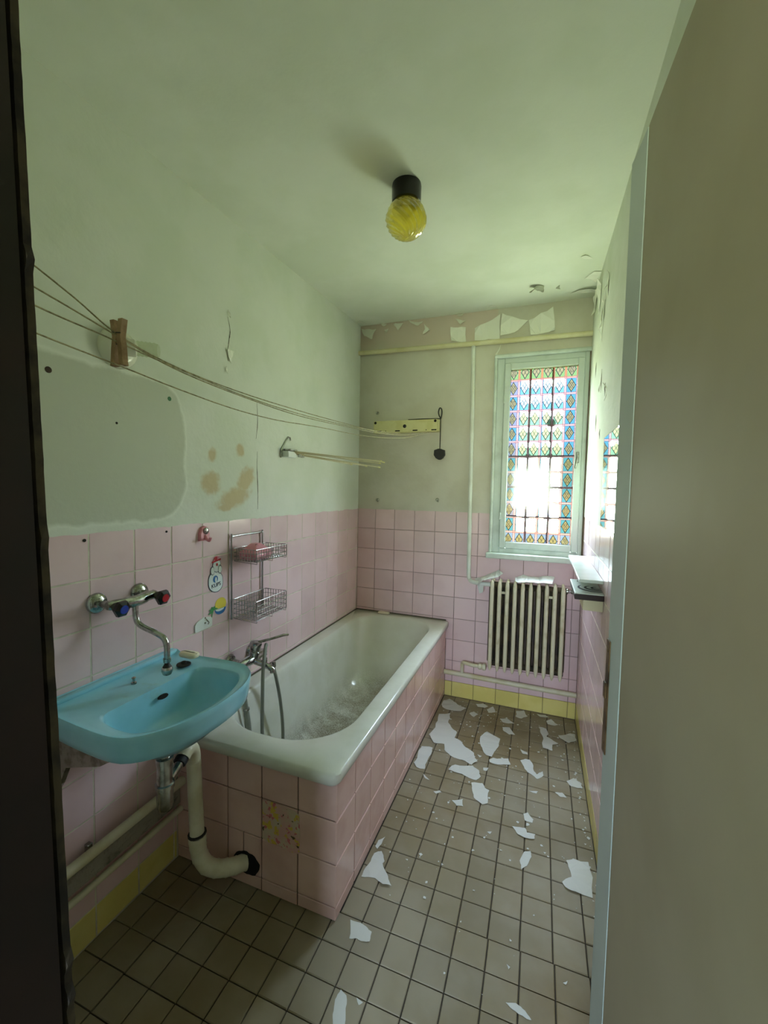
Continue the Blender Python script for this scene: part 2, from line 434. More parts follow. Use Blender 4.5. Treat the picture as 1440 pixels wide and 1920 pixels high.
def cuts(lo, hi, start, pitch):
    e = [lo, hi]; k = math.ceil((lo - start) / pitch)
    while start + k * pitch < hi:
        if start + k * pitch > lo: e.append(start + k * pitch)
        k += 1
    return sorted(e)
ROWS = [1.3238 - .152 * j for j in range(9)]      # tile joints up the walls; the last is the yellow row's top

def flake_mesh(bm, pts3, nrm, curl=.006, th=.0009, rag=.35, sub=2, seed=0):
    """irregular sheet of paint: outline points in 3D, ragged, bent and with thickness"""
    rnd = random.Random(seed); nrm = Vector(nrm).normalized(); P = [Vector(p) for p in pts3]
    for s in range(sub):
        Q = []
        for i, p in enumerate(P):
            q = P[(i + 1) % len(P)]; e = q - p; side = nrm.cross(e)
            Q += [p, p + e * rnd.uniform(.4, .6) + side * rnd.uniform(-.5, .5) * rag * .5]
        P = Q
    c = sum(P, Vector()) / len(P); R = max((p - c).length for p in P) or 1
    vs = [bm.verts.new(p) for p in P]; f = bm.faces.new(vs); f.normal_update()
    bmesh.ops.triangulate(bm, faces=[f])
    bm.verts.ensure_lookup_table()
    for v in vs:
        k = (v.co - c).length / R
        v.co += nrm * (curl * max(0.0, mnoise.noise(v.co * 18 + Vector((seed, 0, 0))) * 1.3 + .25) * k)
    fs = [f for f in bm.faces if all(v in vs for v in f.verts)]
    ex = bmesh.ops.extrude_face_region(bm, geom=fs)
    for v in [g for g in ex['geom'] if isinstance(g, bmesh.types.BMVert)]: v.co += nrm * th
    return bm

# ================================================================== THE SETTING
# floor
CX0, PF, FY0 = 0.7836, 0.101, 1.3493
bm = B(); box(bm, -.1, W + .14, .10, D + .1, -.12, -.006); floor = struct(obj('floor', bm, 'grout_dark'))
spots = []
def vis_weight(x, y): return 1.0 / ((x - 1.3) ** 2 + y ** 2 + 2.1)
for i, (y0, y1) in enumerate(zip(cuts(.25, D, FY0, PF), cuts(.25, D, FY0, PF)[1:])):
    off = .004 if y1 < FY0 + .01 else 0.0
    xs = cuts(0, W, CX0, PF)
    for x0, x1 in zip(xs, xs[1:]):
        if y0 > 1.19 and x1 < .70: continue
        if y0 > 1.19 and x0 < .70: x0 = .70
        if off and x1 > 1.15:
            if x0 > 1.15: x0 += off
            x1 = min(x1 + off, W)
        spots.append((y1 < .62 or (x0 > 1.44 and y1 < 1.05) or (y1 < .95 and x0 < .12), x0, x1, y0, y1))
spots.sort(key=lambda s: (s[0], -vis_weight((s[1] + s[2]) / 2, (s[3] + s[4]) / 2)))
rest = B()
for n, (hid, x0, x1, y0, y1) in enumerate(spots):
    if n < 298: tile(floor, 'z+', x0, x1, y0, y1, -.006, 'tile_floor', gap=.0034, name='floor_tile')
    else: box(rest, x0 + .002, x1 - .002, y0 + .002, y1 - .002, -.006, 0)
if rest.verts:
    ro = obj('floor_tiles', rest, 'tile_floor', floor); ro['kind'] = 'stuff'

# left wall
bm = B(); box(bm, -.12, -.0012, .10, D + .1, -.1, 2.75)
ys = [.10 + i * (D + .10 - .10) / 140 for i in range(141)]
bot = [1.316 + .006 * mnoise.noise(Vector((y * 9, 0, 0))) + random.uniform(-.002, .002) for y in ys]
def plaster_sheet(bm, along, bots, tops, plane, back, axis):
    P = (lambda a, z, d: (d, a, z)) if axis == 'x' else (lambda a, z, d: (a, d, z))
    f = [[bm.verts.new(P(a, z, plane)) for a, z in zip(along, bots)], [bm.verts.new(P(a, z, plane)) for a, z in zip(along, tops)]]
    b = [bm.verts.new(P(a, z, back)) for a, z in zip(along, bots)]
    for i in range(len(along) - 1):
        q = [bm.faces.new((f[0][i], f[0][i + 1], f[1][i + 1], f[1][i])), bm.faces.new((b[i], b[i + 1], f[0][i + 1], f[0][i]))]
        for x in q: x.material_index = 1
plaster_sheet(bm, ys, bot, [2.75] * 141, .0015, -.006, 'x')
wall_left = struct(obj('wall_left', bm, ['grout', 'plaster_left']))
LY0 = .8858
ycols = cuts(.25, D, LY0, .1543)
for y0, y1 in zip(ycols, ycols[1:]):
    for z1, z0 in zip(ROWS, ROWS[1:] + [0.0]):
        if y0 > 1.2 and z1 < .56: continue
        tile(wall_left, 'x+', y0, min(y1, 1.2095) if z1 < .56 else y1, z0, z1, -.006, 'tile_yellow' if z0 == 0 else 'tile_pink')

# back wall with the window opening
OX0, OX1, OZ0, OZ1 = .998, 1.552, 1.055, 2.35
bm = B()
for q in ((-.1, OX0, 0), (OX1, W + .14, 0)): box(bm, q[0], q[1], D + .006, D + .11, -.1, 2.8)
box(bm, OX0, OX1, D + .006, D + .11, -.1, OZ0); box(bm, OX0, OX1, D + .006, D + .11, OZ1, 2.8)
xs = [i * .995 / 60 for i in range(61)]
plaster_sheet(bm, xs, [1.318 + .004 * mnoise.noise(Vector((x * 12, 3, 0))) for x in xs], [2.8] * 61, D - .0015, D + .006, 'y')
xs = [.995 + i * (W - .995) / 20 for i in range(21)]
plaster_sheet(bm, xs, [OZ1 - .002] * 21, [2.8] * 21, D - .0015, D + .006, 'y')
wall_back = struct(obj('wall_back', bm, ['grout_brown', 'plaster_back']))
xcols = cuts(0, W, .1435, .152)
for x0, x1 in zip(xcols, xcols[1:]):
    for z1, z0 in zip(ROWS, ROWS[1:] + [0.0]):
        if x1 < .71 and z1 < .56: continue
        a1 = x1; x0_ = max(x0, .70) if z1 < .56 else x0
        if x0 < OX0 < x1 and z1 > OZ0 - .02: a1 = OX0
        if x0 >= OX0 - .01 and z1 > OZ0 - .02:
            if z0 < OZ0 - .03: tile(wall_back, 'y-', x0, x1, z0, OZ0 - .035, D + .006, 'tile_pink')
            continue
        tile(wall_back, 'y-', x0_, a1, z0, z1, D + .006, 'tile_yellow' if z0 == 0 else 'tile_pink')

# right wall
bm = B(); box(bm, W + .0012, W + .14, .10, D + .1, -.1, 2.75)
plaster_sheet(bm, ys, [1.318 + .004 * mnoise.noise(Vector((y * 9, 7, 0))) for y in ys], [2.75] * 141, W - .0015, W + .006, 'x')
wall_right = struct(obj('wall_right', bm, ['grout', 'plaster_right']))
rcols = cuts(.25, D, .02, .152)
for y0, y1 in zip(rcols, rcols[1:]):
    for z1, z0 in zip(ROWS, ROWS[1:] + [0.0]):
        tile(wall_right, 'x-', y0, y1, z0, z1, W + .006, 'tile_yellow' if z0 == 0 else 'tile_pink')

# ceiling, a little higher at the window end
bm = B(); xy = [(-.1, .0), (W + .14, .0), (W + .14, D + .11), (-.1, D + .11)]
lo_ = [bm.verts.new((x, y, ceil_z(y))) for x, y in xy]; hi_ = [bm.verts.new((x, y, 2.9)) for x, y in xy]
bm.faces.new(lo_); bm.faces.new(hi_)
for i in range(4): bm.faces.new((lo_[i], lo_[(i + 1) % 4], hi_[(i + 1) % 4], hi_[i]))
ceiling = struct(obj('ceiling', bm, 'ceiling_paint'))

# front wall with the doorway, hall behind the camera
bm = B(); box(bm, -.1, .79, .10, .25, 0, 2.7); box(bm, 1.53, W + .14, .10, .25, 0, 2.7); box(bm, .79, 1.53, .10, .25, 2.10, 2.7)
struct(obj('wall_front', bm, 'plaster_right'))
HX0, HX1, HY0 = -.25, 2.5, -1.7
bm = B()
for q in ((HX0, HWX0, 0, 2.7), (HWX1, HX1, 0, 2.7), (HWX0, HWX1, 0, HWZ0), (HWX0, HWX1, HWZ1, 2.7)): box(bm, q[0], q[1], HY0 - .1, HY0, q[2], q[3])
struct(obj('wall_hall_rear', bm, 'hall_wall'))
bm = B()
for q in ((HWX0, HWX0 + .05, HWZ0, HWZ1), (HWX1 - .05, HWX1, HWZ0, HWZ1), (HWX0 + .05, HWX1 - .05, HWZ0, HWZ0 + .05), (HWX0 + .05, HWX1 - .05, HWZ1 - .05, HWZ1)): box(bm, q[0], q[1], HY0 - .08, HY0 - .02, q[2], q[3], .004)
fill_window = struct(obj('hall_fill_window', bm, 'window_paint'), 'added hall window behind the viewer, for fill light')  # unseen window, added as fill light for back wall and door
bm = B(); box(bm, HWX0 + .045, HWX1 - .045, HY0 - .052, HY0 - .048, HWZ0 + .045, HWZ1 - .045); obj('window_pane', bm, 'clear_glass', fill_window)
for nm, q, m in (('wall_hall_left', (HX0 - .1, HX0, HY0, .25, 0, 2.7), 'hall_wall'),
                 ('wall_hall_right', (HX1, HX1 + .1, HY0, .25, 0, 2.7), 'hall_wall'), ('wall_hall_side', (W + .14, HX1, .10, .25, 0, 2.7), 'hall_wall'),
                 ('wall_hall_corner', (HX0, -.1, .10, .25, 0, 2.7), 'hall_wall'),
                 ('floor_hall', (HX0, HX1, HY0, .10, -.12, 0), 'tile_floor'), ('ceiling_hall', (HX0, HX1, HY0, .10, 2.60, 2.7), 'ceiling_paint')):
    bm = B(); box(bm, *q); struct(obj(nm, bm, m))

# door frame, crooked, with raw plaster along its edge
def jx(z): return .865 - .045 * (z - .86)
bm = B()
rings = []
for z in (0, 2.10): rings.append([(jx(z) - .16, .06, z), (jx(z) + .004, .06, z), (jx(z) + .004, .12, z), (jx(z) - .008, .125, z), (jx(z) - .008, .19, z), (jx(z), .195, z), (jx(z), .262, z), (jx(z) - .07, .268, z), (jx(z) - .16, .268, z)])
loft(bm, rings); trim1 = struct(obj('trim_1', bm, 'frame_brown'))
bm = B(); pts = []
zz = [i * .013 for i in range(161)]
ring = []
for z in zz:
    w = random.uniform(-.005, -.003) + (random.uniform(.003, .010) if random.random() < (.20 if z < 1.1 else .03) else 0)
    ring.append([(jx(z) - .03, .2685, z), (jx(z) + w * .7 - .002, .2685, z), (jx(z) + w * .5 - .003, .276, z), (jx(z) - .03, .276, z)])
loft(bm, ring); obj('broken_plaster', bm, 'raw_plaster', trim1)
bm = B(); box(bm, 1.482, 1.535, .06, .262, 0, 2.10, .004); struct(obj('trim_2', bm, 'frame_brown'))
bm = B(); box(bm, .70, 1.535, .06, .262, 2.06, 2.12, .004); struct(obj('trim_3', bm, 'frame_brown'))

# open door
bm = B(); prism(bm, [(1.4695, .275), (1.437, .79), (1.477, .7925), (1.5095, .2775)], .012, 2.05)
door = struct(obj('door_1', bm, 'door_paint'), 'door leaf opened inwards, beige painted')
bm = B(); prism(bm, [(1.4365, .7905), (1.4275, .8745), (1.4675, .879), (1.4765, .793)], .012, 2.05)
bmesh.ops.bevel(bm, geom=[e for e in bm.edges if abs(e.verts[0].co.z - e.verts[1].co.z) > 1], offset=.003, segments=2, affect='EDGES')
es = obj('edge_strip', bm, 'door_edge_window_lit', door); es['label'] = 'edge strip of the door, coloured pale grey as if window lit'
bm = B(); box(bm, -.0015, .0015, -.010, .010, 0, .215, .0008)
for z in (.02, .195): lathe(bm, (-.0012, 0, z), (-1, 0, 0), [(0, .004), (.0012, .003)], 8)
lk = obj('lock_plate', bm, 'lock_brass', door); lk.location = (1.4278, .863, .985); lk.rotation_euler = (0, 0, math.radians(6)); lk['label'] = 'long rusty brown lock plate'
bm = B(); box(bm, -.004, .001, -.006, .006, 0, .03, .001); o = obj('latch_bolt', bm, 'lock_brass', door); o.location = (1.4268, .864, 1.09); o.rotation_euler = (0, 0, math.radians(6))

# window
bm = B(); fy0, fy1 = D - .004, D + .075
for q in ((OX0 - .006, 1.044, OZ0, OZ1), (1.527, OX1, OZ0, OZ1), (1.044, 1.527, OZ0, 1.085), (1.044, 1.527, 2.312, OZ1)):
    box(bm, q[0], q[1], fy0 + .012, fy1, q[2], q[3], .003)
window = struct(obj('window_1', bm, 'window_paint'), 'narrow window with patterned film')
bm = B(); sy0, sy1 = D - .004, D + .045
for q in ((1.045, GX0, 1.087, 2.31), (GX1, 1.526, 1.087, 2.31), (GX0, GX1, 1.087, GZ0), (GX0, GX1, GZ1, 2.31)):
    box(bm, q[0], q[1], sy0, sy1, q[2], q[3], .004)
sash = obj('sash', bm, 'window_paint', window)
bm = B(); box(bm, GX0 - .008, GX1 + .008, D + .020, D + .024, GZ0 - .008, GZ1 + .008)
bm.faces.ensure_lookup_table()
for f in bm.faces: f.material_index = 0 if f.calc_center_median().y < D + .0205 else 1
pane = obj('window_pane', bm, ['stained_glass_film', 'clear_glass'], window); pane['label'] = 'pane covered with coloured diamond pattern film'
bm = B()
tube(bm, [(OX0 - .010, D - .006, OZ0), (OX0 - .010, D - .006, OZ1 + .01)], .011, 10)
tube(bm, [(OX0 - .016, D - .008, OZ1 + .006), (OX1 + .006, D - .008, OZ1 + .006)], .014, 10)
obj('edge_bead', bm, 'sill_paint', window, 40)
bm = B(); box(bm, .965, OX1, D - .055, D + .03, 1.020, 1.056, .006, 2); obj('window_sill', bm, 'sill_paint', window)
bm = B(); box(bm, 1.496, 1.514, D - .012, D - .004, 1.655, 1.725, .003); hd = obj('window_handle', bm, 'chrome', window)
bm = B(); tube(bm, [(1.505, D - .008, 1.70), (1.505, D - .035, 1.70), (1.500, D - .038, 1.68), (1.492, D - .038, 1.62)], [.006, .006, .007, .005], 8); obj('lever', bm, 'chrome', hd, 40)
for z in (1.28, 2.05):
    bm = B(); lathe(bm, (1.046, D - .008, z), (0, 0, 1), [(0, .005), (.05, .005)], 8); obj('hinge', bm, 'sill_paint', window)

# ceramic-looking iron grille outside
gr = thing('window_grille', 'dark iron bars with ball knobs outside the window', 'grille', (1.286, D + .12, 1.06))
GY = D + .12
for x in (1.205, 1.345):
    bm = B(); tube(bm, [(x, GY, 1.056), (x, GY, 2.349)], .0065, 8); obj('bar', bm, 'iron', gr)
for z in (1.30, 1.50, 1.71):
    bm = B(); tube(bm, [(OX0 + .001, GY, z), (OX1 - .001, GY, z)], .006, 8); obj('bar', bm, 'iron', gr)
for x, z, r in ((1.205, 1.30, .026), (1.345, 1.30, .026), (1.205, 1.50, .026), (1.345, 1.50, .026), (1.205, 1.71, .02), (1.345, 1.71, .02), (1.345, 1.93, .028)):
    bm = B(); bmesh.ops.create_uvsphere(bm, u_segments=12, v_segments=8, radius=r)
    for v in bm.verts: v.co += Vector((x, GY, z))
    obj('ball_knob', bm, 'iron', gr, 60)

# ================================================================== BATH
panel = thing('bath_surround', 'pink tiled surround boxing in the white tub', 'bath surround', (.35, 1.21, 0))
TX = [0.0, .096, .247, .398, .549, .70]; TZ = [0.0, .0475, .1995, .3515, .495]
bm = B(); box(bm, .003, .694, 1.2155, 1.235, .001, .494); box(bm, .675, .694, 1.235, D - .003, .001, .494)
obj('panel_core', bm, 'grout_dark', panel)
def ptile(face, a0, a1, b0, b1, plane):
    o = tile(panel, face, a0, a1, b0, b1, plane, 'tile_pink_panel', gap=.0042)
    if o: o.matrix_parent_inverse = Matrix.Translation(-panel.location)
for x0, x1 in zip(TX, TX[1:]):
    for z0, z1 in zip(TZ, TZ[1:]):
        if abs(x0 - .247) < .001 and abs(z0 - .0475) < .001:
            ptile('y-', .247, .318, z0, z1, 1.2155); ptile('y-', .318, .398, z0, z1, 1.2155)
        else: ptile('y-', x0, x1, z0, z1, 1.2155)
SY = [1.2095 + .1539 * k for k in range(12)] + [D]
for y0, y1 in zip(SY, SY[1:]):
    for z0, z1 in zip(TZ, TZ[1:]): ptile('x+', y0, y1, z0, z1, .694)
# ragged hole round the waste pipe
bm = B(); c = Vector((.335, 1.2088, .088)); hp = []
for k in range(28):
    a = 2 * PI * k / 28; r = .046 + .010 * mnoise.noise(Vector((math.cos(a) * 2, math.sin(a) * 2, 4)))
    hp.append(c + Vector((math.cos(a) * r * 1.25, 0, math.sin(a) * r * .95)))
f = bm.faces.new([bm.verts.new(p) for p in hp]); ex = bmesh.ops.extrude_face_region(bm, geom=[f])
for v in [g for g in ex['geom'] if isinstance(g, bmesh.types.BMVert)]: v.co.y -= .0012
hole = obj('pipe_hole', bm, 'hole_black', panel); hole['label'] = 'black ragged hole in the tiles'

tub = thing('bathtub', 'white enamel bathtub with dirty bottom along the left wall', 'bathtub', (.36, 2.05, .13))
nC = 10
def inner(z, x0, x1, y0, y1, r): return rrect(x0, x1, y0, y1, r, z, nC)
rings = [rrect(.004, .712, 1.178, D - .005, .03, .498, nC), rrect(.003, .722, 1.168, D - .003, .035, .512, nC), rrect(.003, .724, 1.166, D - .003, .036, .528, nC),
         rrect(.004, .722, 1.169, D - .004, .034, .540, nC), rrect(.009, .715, 1.176, D - .010, .032, .5455, nC),
         inner(.5455, .078, .645, 1.268, 2.842, [.20, .20, .24, .24]), inner(.5425, .084, .639, 1.276, 2.834, [.20, .20, .24, .24]),
         inner(.530, .091, .632, 1.286, 2.824, [.20, .20, .24, .24]), inner(.50, .098, .626, 1.296, 2.806, [.20, .20, .23, .23]),
         inner(.36, .118, .606, 1.318, 2.715, [.20, .20, .22, .22]), inner(.24, .138, .588, 1.338, 2.63, [.19, .19, .20, .20]),
         inner(.175, .155, .570, 1.36, 2.57, [.18, .18, .18, .18]), inner(.145, .19, .535, 1.40, 2.51, [.16, .16, .16, .16]), inner(.135, .28, .44, 1.6, 2.3, [.07] * 4)]
bm = B(); loft(bm, rings, cap0=False, cap1=True)
obj('tub_shell', bm, 'enamel_tub', tub, 45)
bm = B(); lathe(bm, (.36, 1.62, .137), (0, 0, 1), [(0, .03), (.003, .028), (.003, .012), (.001, .011)], 20); obj('drain', bm, 'chrome_dull', tub, 30)
bm = B(); lathe(bm, (.36, 1.327, .42), (0, 1, .1), [(-.006, .03), (.004, .03), (.008, .024)], 20); obj('overflow', bm, 'chrome_dull', tub, 30)
bm = B(); tube(bm, [(.006, 1.25, .548), (.006, D - .01, .548)], .004, 6); tube(bm, [(.006, D - .008, .549), (.70, D - .008, .548)], .004, 6); obj('sealant', bm, 'mould', tub)

# ================================================================== SINK
sink = thing('washbasin', 'pale blue ceramic washbasin hung on the left wall', 'washbasin', (.2, .965, .70))
def curve2(pts, m):
    P = smooth_path([(x, y, 0) for x, y in pts], 8); L = [0]
    for a, b in zip(P, P[1:]): L.append(L[-1] + (b - a).length)
    out = []
    for k in range(m):
        s = L[-1] * k / (m - 1); i = max(j for j in range(len(L)) if L[j] <= s + 1e-9); i = min(i, len(P) - 2)
        t = (s - L[i]) / max(L[i + 1] - L[i], 1e-9); out.append(P[i].lerp(P[i + 1], min(t, 1)))
    return out
YC = .965
def sym(half): return [(x, -d) for x, d in half] + [(x, d) for x, d in half[::-1][1:]]
OUT = sym([(0, .226), (.10, .238), (.20, .246), (.29, .248), (.345, .236), (.395, .19), (.43, .11), (.442, 0)])
BAS = sym([(.168, .150), (.185, .178), (.235, .196), (.30, .200), (.345, .188), (.382, .14), (.403, .07), (.409, 0)])
def ring_of(pts, z, sc_=1.0, cx=.24, dx=0.0, zf=None, m=49, k=15):
    c = curve2(pts, m); c = [(p.x, p.y) for p in c]
    a, b = c[-1], c[0]; c += [(a[0] + (b[0] - a[0]) * i / (k + 1), a[1] + (b[1] - a[1]) * i / (k + 1)) for i in range(1, k + 1)]
    out = []
    for x, y in c:
        x2 = cx + (x - cx) * sc_ + dx if sc_ != 1.0 else x + dx
        y2 = y * sc_
        out.append((max(x2, .001), YC + y2, z if zf is None else zf(x2, y2)))
    return out
def lift(x, y): return .832 + (.016 if x < .03 else 0.0)
bm = B()
mid = lambda s: [tuple(Vector(a).lerp(Vector(b), s)) for a, b in zip(ring_of(OUT, .831), ring_of(BAS, .823))]
rings = [ring_of(OUT, .672, .30, .16), ring_of(OUT, .690, .55, .17), ring_of(OUT, .735, .80, .18), ring_of(OUT, .756, .93, .19), ring_of(OUT, .762, .965, .2), ring_of(OUT, .782, .98, .2), ring_of(OUT, .815, .995, .2),
         ring_of(OUT, 0, 1.0, zf=lambda x, y: lift(x, y) - .004), ring_of(OUT, 0, .988, .2, zf=lambda x, y: lift(x, y) + .002), mid(.22), mid(.5), mid(.93),
         ring_of(BAS, .8215), ring_of(BAS, .812, .975, .29), ring_of(BAS, .775, .93, .29), ring_of(BAS, .735, .84, .29), ring_of(BAS, .705, .66, .28), ring_of(BAS, .694, .40, .27), ring_of(BAS, .690, .12, .27)]
loft(bm, rings)
obj('basin', bm, 'sink_blue', sink, 50)
bm = B(); box(bm, .006, .03, .76, 1.195, .834, .850, .006, 2); obj('back_ledge', bm, 'sink_blue', sink, 40)
bm = B(); lathe(bm, (.187, .985, .792), (1, 0, .25), [(-.002, .020), (.0022, .018)], 16)
for v in bm.verts: v.co.z = .792 + (v.co.z - .792) * .30
obj('overflow_slot', bm, 'hole_black', sink)
bm = B(); lathe(bm, (.27, YC, .692), (0, 0, 1), [(-.004, .026), (.002, .024), (.002, .012)], 18); obj('drain', bm, 'chrome_dull', sink, 30)
bm = B(); lathe(bm, (.088, .961, .828), (0, 0, 1), [(-.002, .009), (.004, .008), (.006, .004), (.014, .004), (.018, .007), (.021, .003)], 12); obj('chain_stud', bm, 'chrome', sink, 40)
for y in (.775, 1.155):
    bm = B(); loft(bm, [[(.0, y - .008, z0), (.0, y + .008, z0), (d, y + .008, z0), (d, y - .008, z0)] for z0, d in ((.575, .012), (.60, .03), (.66, .06), (.70, .20), (.735, .26))])
    obj('wall_bracket', bm, 'chrome_dull', sink)
# soap things on the deck
bm = B(); loft(bm, [rrect(.083 + i, .160 - i, 1.135 + i, 1.178 - i, .018 - i * .5, z, 5) for i, z in ((.012, .846), (.002, .850), (0, .857), (.003, .863), (.012, .866))])
o = obj('soap_bar', bm, 'soap_cream', None, 50); tag(o, 'cream bar of soap lying on the blue washbasin', 'soap')
bm = B(); lathe(bm, (.128, 1.125, .831), (0, 0, 1), [(0, .024), (.004, .024), (.006, .018), (.006, .010), (.012, .008), (.014, .003)], 18)
o = obj('drain_plug', bm, ['rubber'], None, 40); tag(o, 'round black plug beside the soap on the washbasin', 'plug')

# wall tap over the sink
tap = thing('basin_tap', 'chrome wall tap with red and blue knobs above the washbasin', 'tap', (0, .98, 1.095))
for y in (.905, 1.055):
    bm = B(); lathe(bm, (.0005, y, 1.095), (1, 0, 0), [(0, .033), (.004, .033), (.012, .028), (.016, .016), (.017, .011), (.055, .011)], 24); obj('rosette', bm, 'chrome', tap, 40)
bm = B(); tube(bm, smooth_path([(.064, .893, 1.095), (.068, .93, 1.094), (.072, .98, 1.090), (.068, 1.03, 1.094), (.064, 1.067, 1.095)], 4), [.012] + [.016] * 5 + [.019] * 6 + [.016] * 4 + [.012], 12); obj('body', bm, 'chrome', tap, 40)
for y, m_, nm in ((.905, 'blue_cap', 'blue'), (1.055, 'red_cap', 'red')):
    bm = B(); lathe(bm, (.078, y, 1.094), (1, 0, -.12), [(0, .010), (.006, .014), (.030, .027), (.040, .026), (.046, .016)], 6); k = obj('knob', bm, 'black_plastic', tap); k['label'] = 'black faceted knob'
    bm = B(); lathe(bm, (.1235, y, 1.0885), (1, 0, -.12), [(0, .014), (.002, .013)], 12); o = obj('cap', bm, m_, k); o['label'] = nm + ' cap of the knob'
bm = B(); tube(bm, smooth_path([(.075, .98, 1.085), (.077, .98, 1.045), (.085, .981, 1.022), (.105, .985, 1.008), (.150, .993, .992), (.176, .998, .978), (.187, 1.0, .955), (.188, 1.0, .925), (.188, 1.0, .902)], 5), .0095, 12); obj('spout', bm, 'chrome', tap, 50)
bm = B(); lathe(bm, (.188, 1.0, .912), (0, 0, -1), [(0, .012), (.012, .012), (.014, .008)], 14); obj('collar', bm, 'chrome', tap, 40)
bm = B(); lathe(bm, (.188, 1.0, .900), (0, 0, -1), [(0, .007), (.006, .008), (.018, .0145)], 14); obj('rubber_joint', bm, 'rubber', tap, 40)
bm = B(); lathe(bm, (.188, 1.0, .884), (0, 0, -1), [(0, .0145), (.006, .0168), (.014, .017), (.024, .013), (.027, .008)], 16); obj('aerator', bm, 'chrome_dull', tap, 50)

# bottle trap and waste pipe
trap = thing('bottle_trap', 'chrome bottle trap under the blue washbasin', 'drain trap', (.205, .972, .42))
bm = B(); lathe(bm, (.205, .972, .665), (0, 0, -1), [(0, .024), (.012, .024), (.014, .016), (.075, .016)], 18); obj('tailpipe', bm, 'chrome_dull', trap, 40)
bm = B(); lathe(bm, (.205, .972, .605), (0, 0, -1), [(0, .018), (.002, .026), (.018, .026), (.02, .023), (.085, .024), (.088, .029), (.100, .029), (.102, .025), (.16, .025), (.172, .020), (.176, .008)], 20); obj('bottle', bm, 'chrome_dull', trap, 40)
bm = B(); tube(bm, [(.215, .985, .528), (.212, 1.01, .540), (.205, 1.04, .554)], .015, 12); obj('outlet', bm, 'chrome', trap, 50)
wp = thing('waste_pipe', 'cream plastic waste pipe from the trap into the bath panel', 'pipe', (.2, 1.10, .1))
bm = B(); lathe(bm, (.2065, 1.028, .547), (-.16, .72, .36), [(0, .021), (.012, .022), (.022, .021)], 14); obj('rubber_ring', bm, 'rubber', wp, 40)
bm = B(); tube(bm, smooth_path([(.203, 1.045, .556), (.198, 1.066, .566), (.193, 1.090, .560), (.190, 1.104, .534), (.190, 1.106, .500)], 5), .0235, 14); obj('elbow', bm, 'white_pvc', wp, 60)
bm = B(); tube(bm, [(.190, 1.106, .505), (.196, 1.106, .38), (.204, 1.106, .225)], .0245, 14); obj('straight_pipe', bm, 'white_pvc', wp, 60)
bm = B(); path = smooth_path([(.204, 1.106, .235), (.206, 1.107, .195), (.214, 1.110, .155), (.234, 1.120, .120), (.262, 1.135, .105), (.29, 1.155, .100), (.312, 1.178, .096), (.328, 1.2075, .090)], 5)
rr = [.030 if i < 4 else (.0275 if i % 5 else .0295) for i in range(len(path))]
tube(bm, path, rr, 14); obj('flexible_bend', bm, 'white_pvc', wp, 60)
bm = B(); tube(bm, [(.2035, 1.106, .243), (.204, 1.106, .238)], .0315, 14); obj('clamp', bm, 'rubber', wp)

# pipes low on the left wall
def pipe_thing(name, label, pts, r, m, group=None, n=5, seg=12):
    bm = B(); tube(bm, smooth_path(pts, n) if n else pts, r, seg); o = obj(name, bm, m, None, 60); return tag(o, label, 'pipe', group)
p = thing('wall_pipe', 'thick white pipe above the mouldy board low on the left wall', 'pipe', (.03, .7, .3))
bm = B(); tube(bm, smooth_path([(-.003, .748, .325), (.018, .752, .325), (.034, .768, .325), (.036, .80, .325), (.036, 1.0, .325), (.036, 1.205, .325)], 4), .0165, 12); obj('pipe_run', bm, 'pipe_paint', p, 60)
for y in (.86, 1.15):
    bm = B(); box(bm, .0, .018, y - .008, y + .008, .308, .342, .002); obj('clip', bm, 'chrome_dull', p)
pipe_thing('wall_pipe', 'thin painted pipe along the left wall just above the yellow tiles', [(.022, .26, .205), (.022, .6, .205), (.022, 1.208, .205)], .011, 'pipe_paint')
bm = B(); box(bm, .0, .022, .26, 1.208, .228, .292, .004)
for i in range(26):
    y = random.uniform(.75, 1.2); z = random.uniform(.235, .288); s = random.uniform(.004, .012)
    box(bm, .02, .0235, y - s, y + s, z - s * .4, z + s * .4)
o = obj('pipe_board', bm, 'dirty_board'); tag(o, 'mouldy grey board between the two pipes low on the left wall', 'board')

# bath mixer with hand shower
mx = thing('bath_mixer', 'chrome single lever bath mixer on the left wall over the tub', 'tap', (0, 1.58, .68))
for y in (1.508, 1.658):
    bm = B(); lathe(bm, (.0005, y, .675), (1, 0, 0), [(0, .032), (.004, .032), (.014, .026), (.017, .013), (.06, .013)], 22); obj('rosette', bm, 'chrome', mx, 40)
bm = B(); tube(bm, [(.068, 1.485, .672), (.07, 1.50, .672), (.072, 1.58, .668), (.07, 1.66, .672), (.068, 1.675, .672)], [.014, .019, .023, .019, .014], 14); obj('body', bm, 'chrome', mx, 40)
bm = B(); lathe(bm, (.075, 1.585, .675), (.15, 0, 1), [(0, .022), (.03, .023), (.032, .021), (.036, .024), (.068, .028), (.074, .026), (.075, .014)], 20); obj('cartridge', bm, 'chrome', mx, 40)
bm = B(); tube(bm, [(.09, 1.60, .745), (.13, 1.645, .752), (.165, 1.69, .760), (.18, 1.71, .758)], [.007, .006, .007, .005], 8); obj('lever', bm, 'chrome', mx, 50)
bm = B(); tube(bm, [(.075, 1.58, .665), (.12, 1.582, .655), (.16, 1.584, .645), (.178, 1.585, .634), (.178, 1.585, .622)], [.017, .014, .013, .013, .013], 12); obj('spout', bm, 'chrome', mx, 50)
bm = B(); lathe(bm, (.125, 1.600, .655), (0, 0, 1), [(0, .011), (.02, .011), (.022, .007), (.034, .007), (.036, .010), (.042, .008)], 12); obj('diverter', bm, 'chrome', mx, 40)
bm = B(); lathe(bm, (.150, 1.632, .640), (0, 0, -1), [(-.01, .009), (0, .011), (.014, .012), (.018, .009)], 12); obj('hose_outlet', bm, 'chrome', mx, 40)
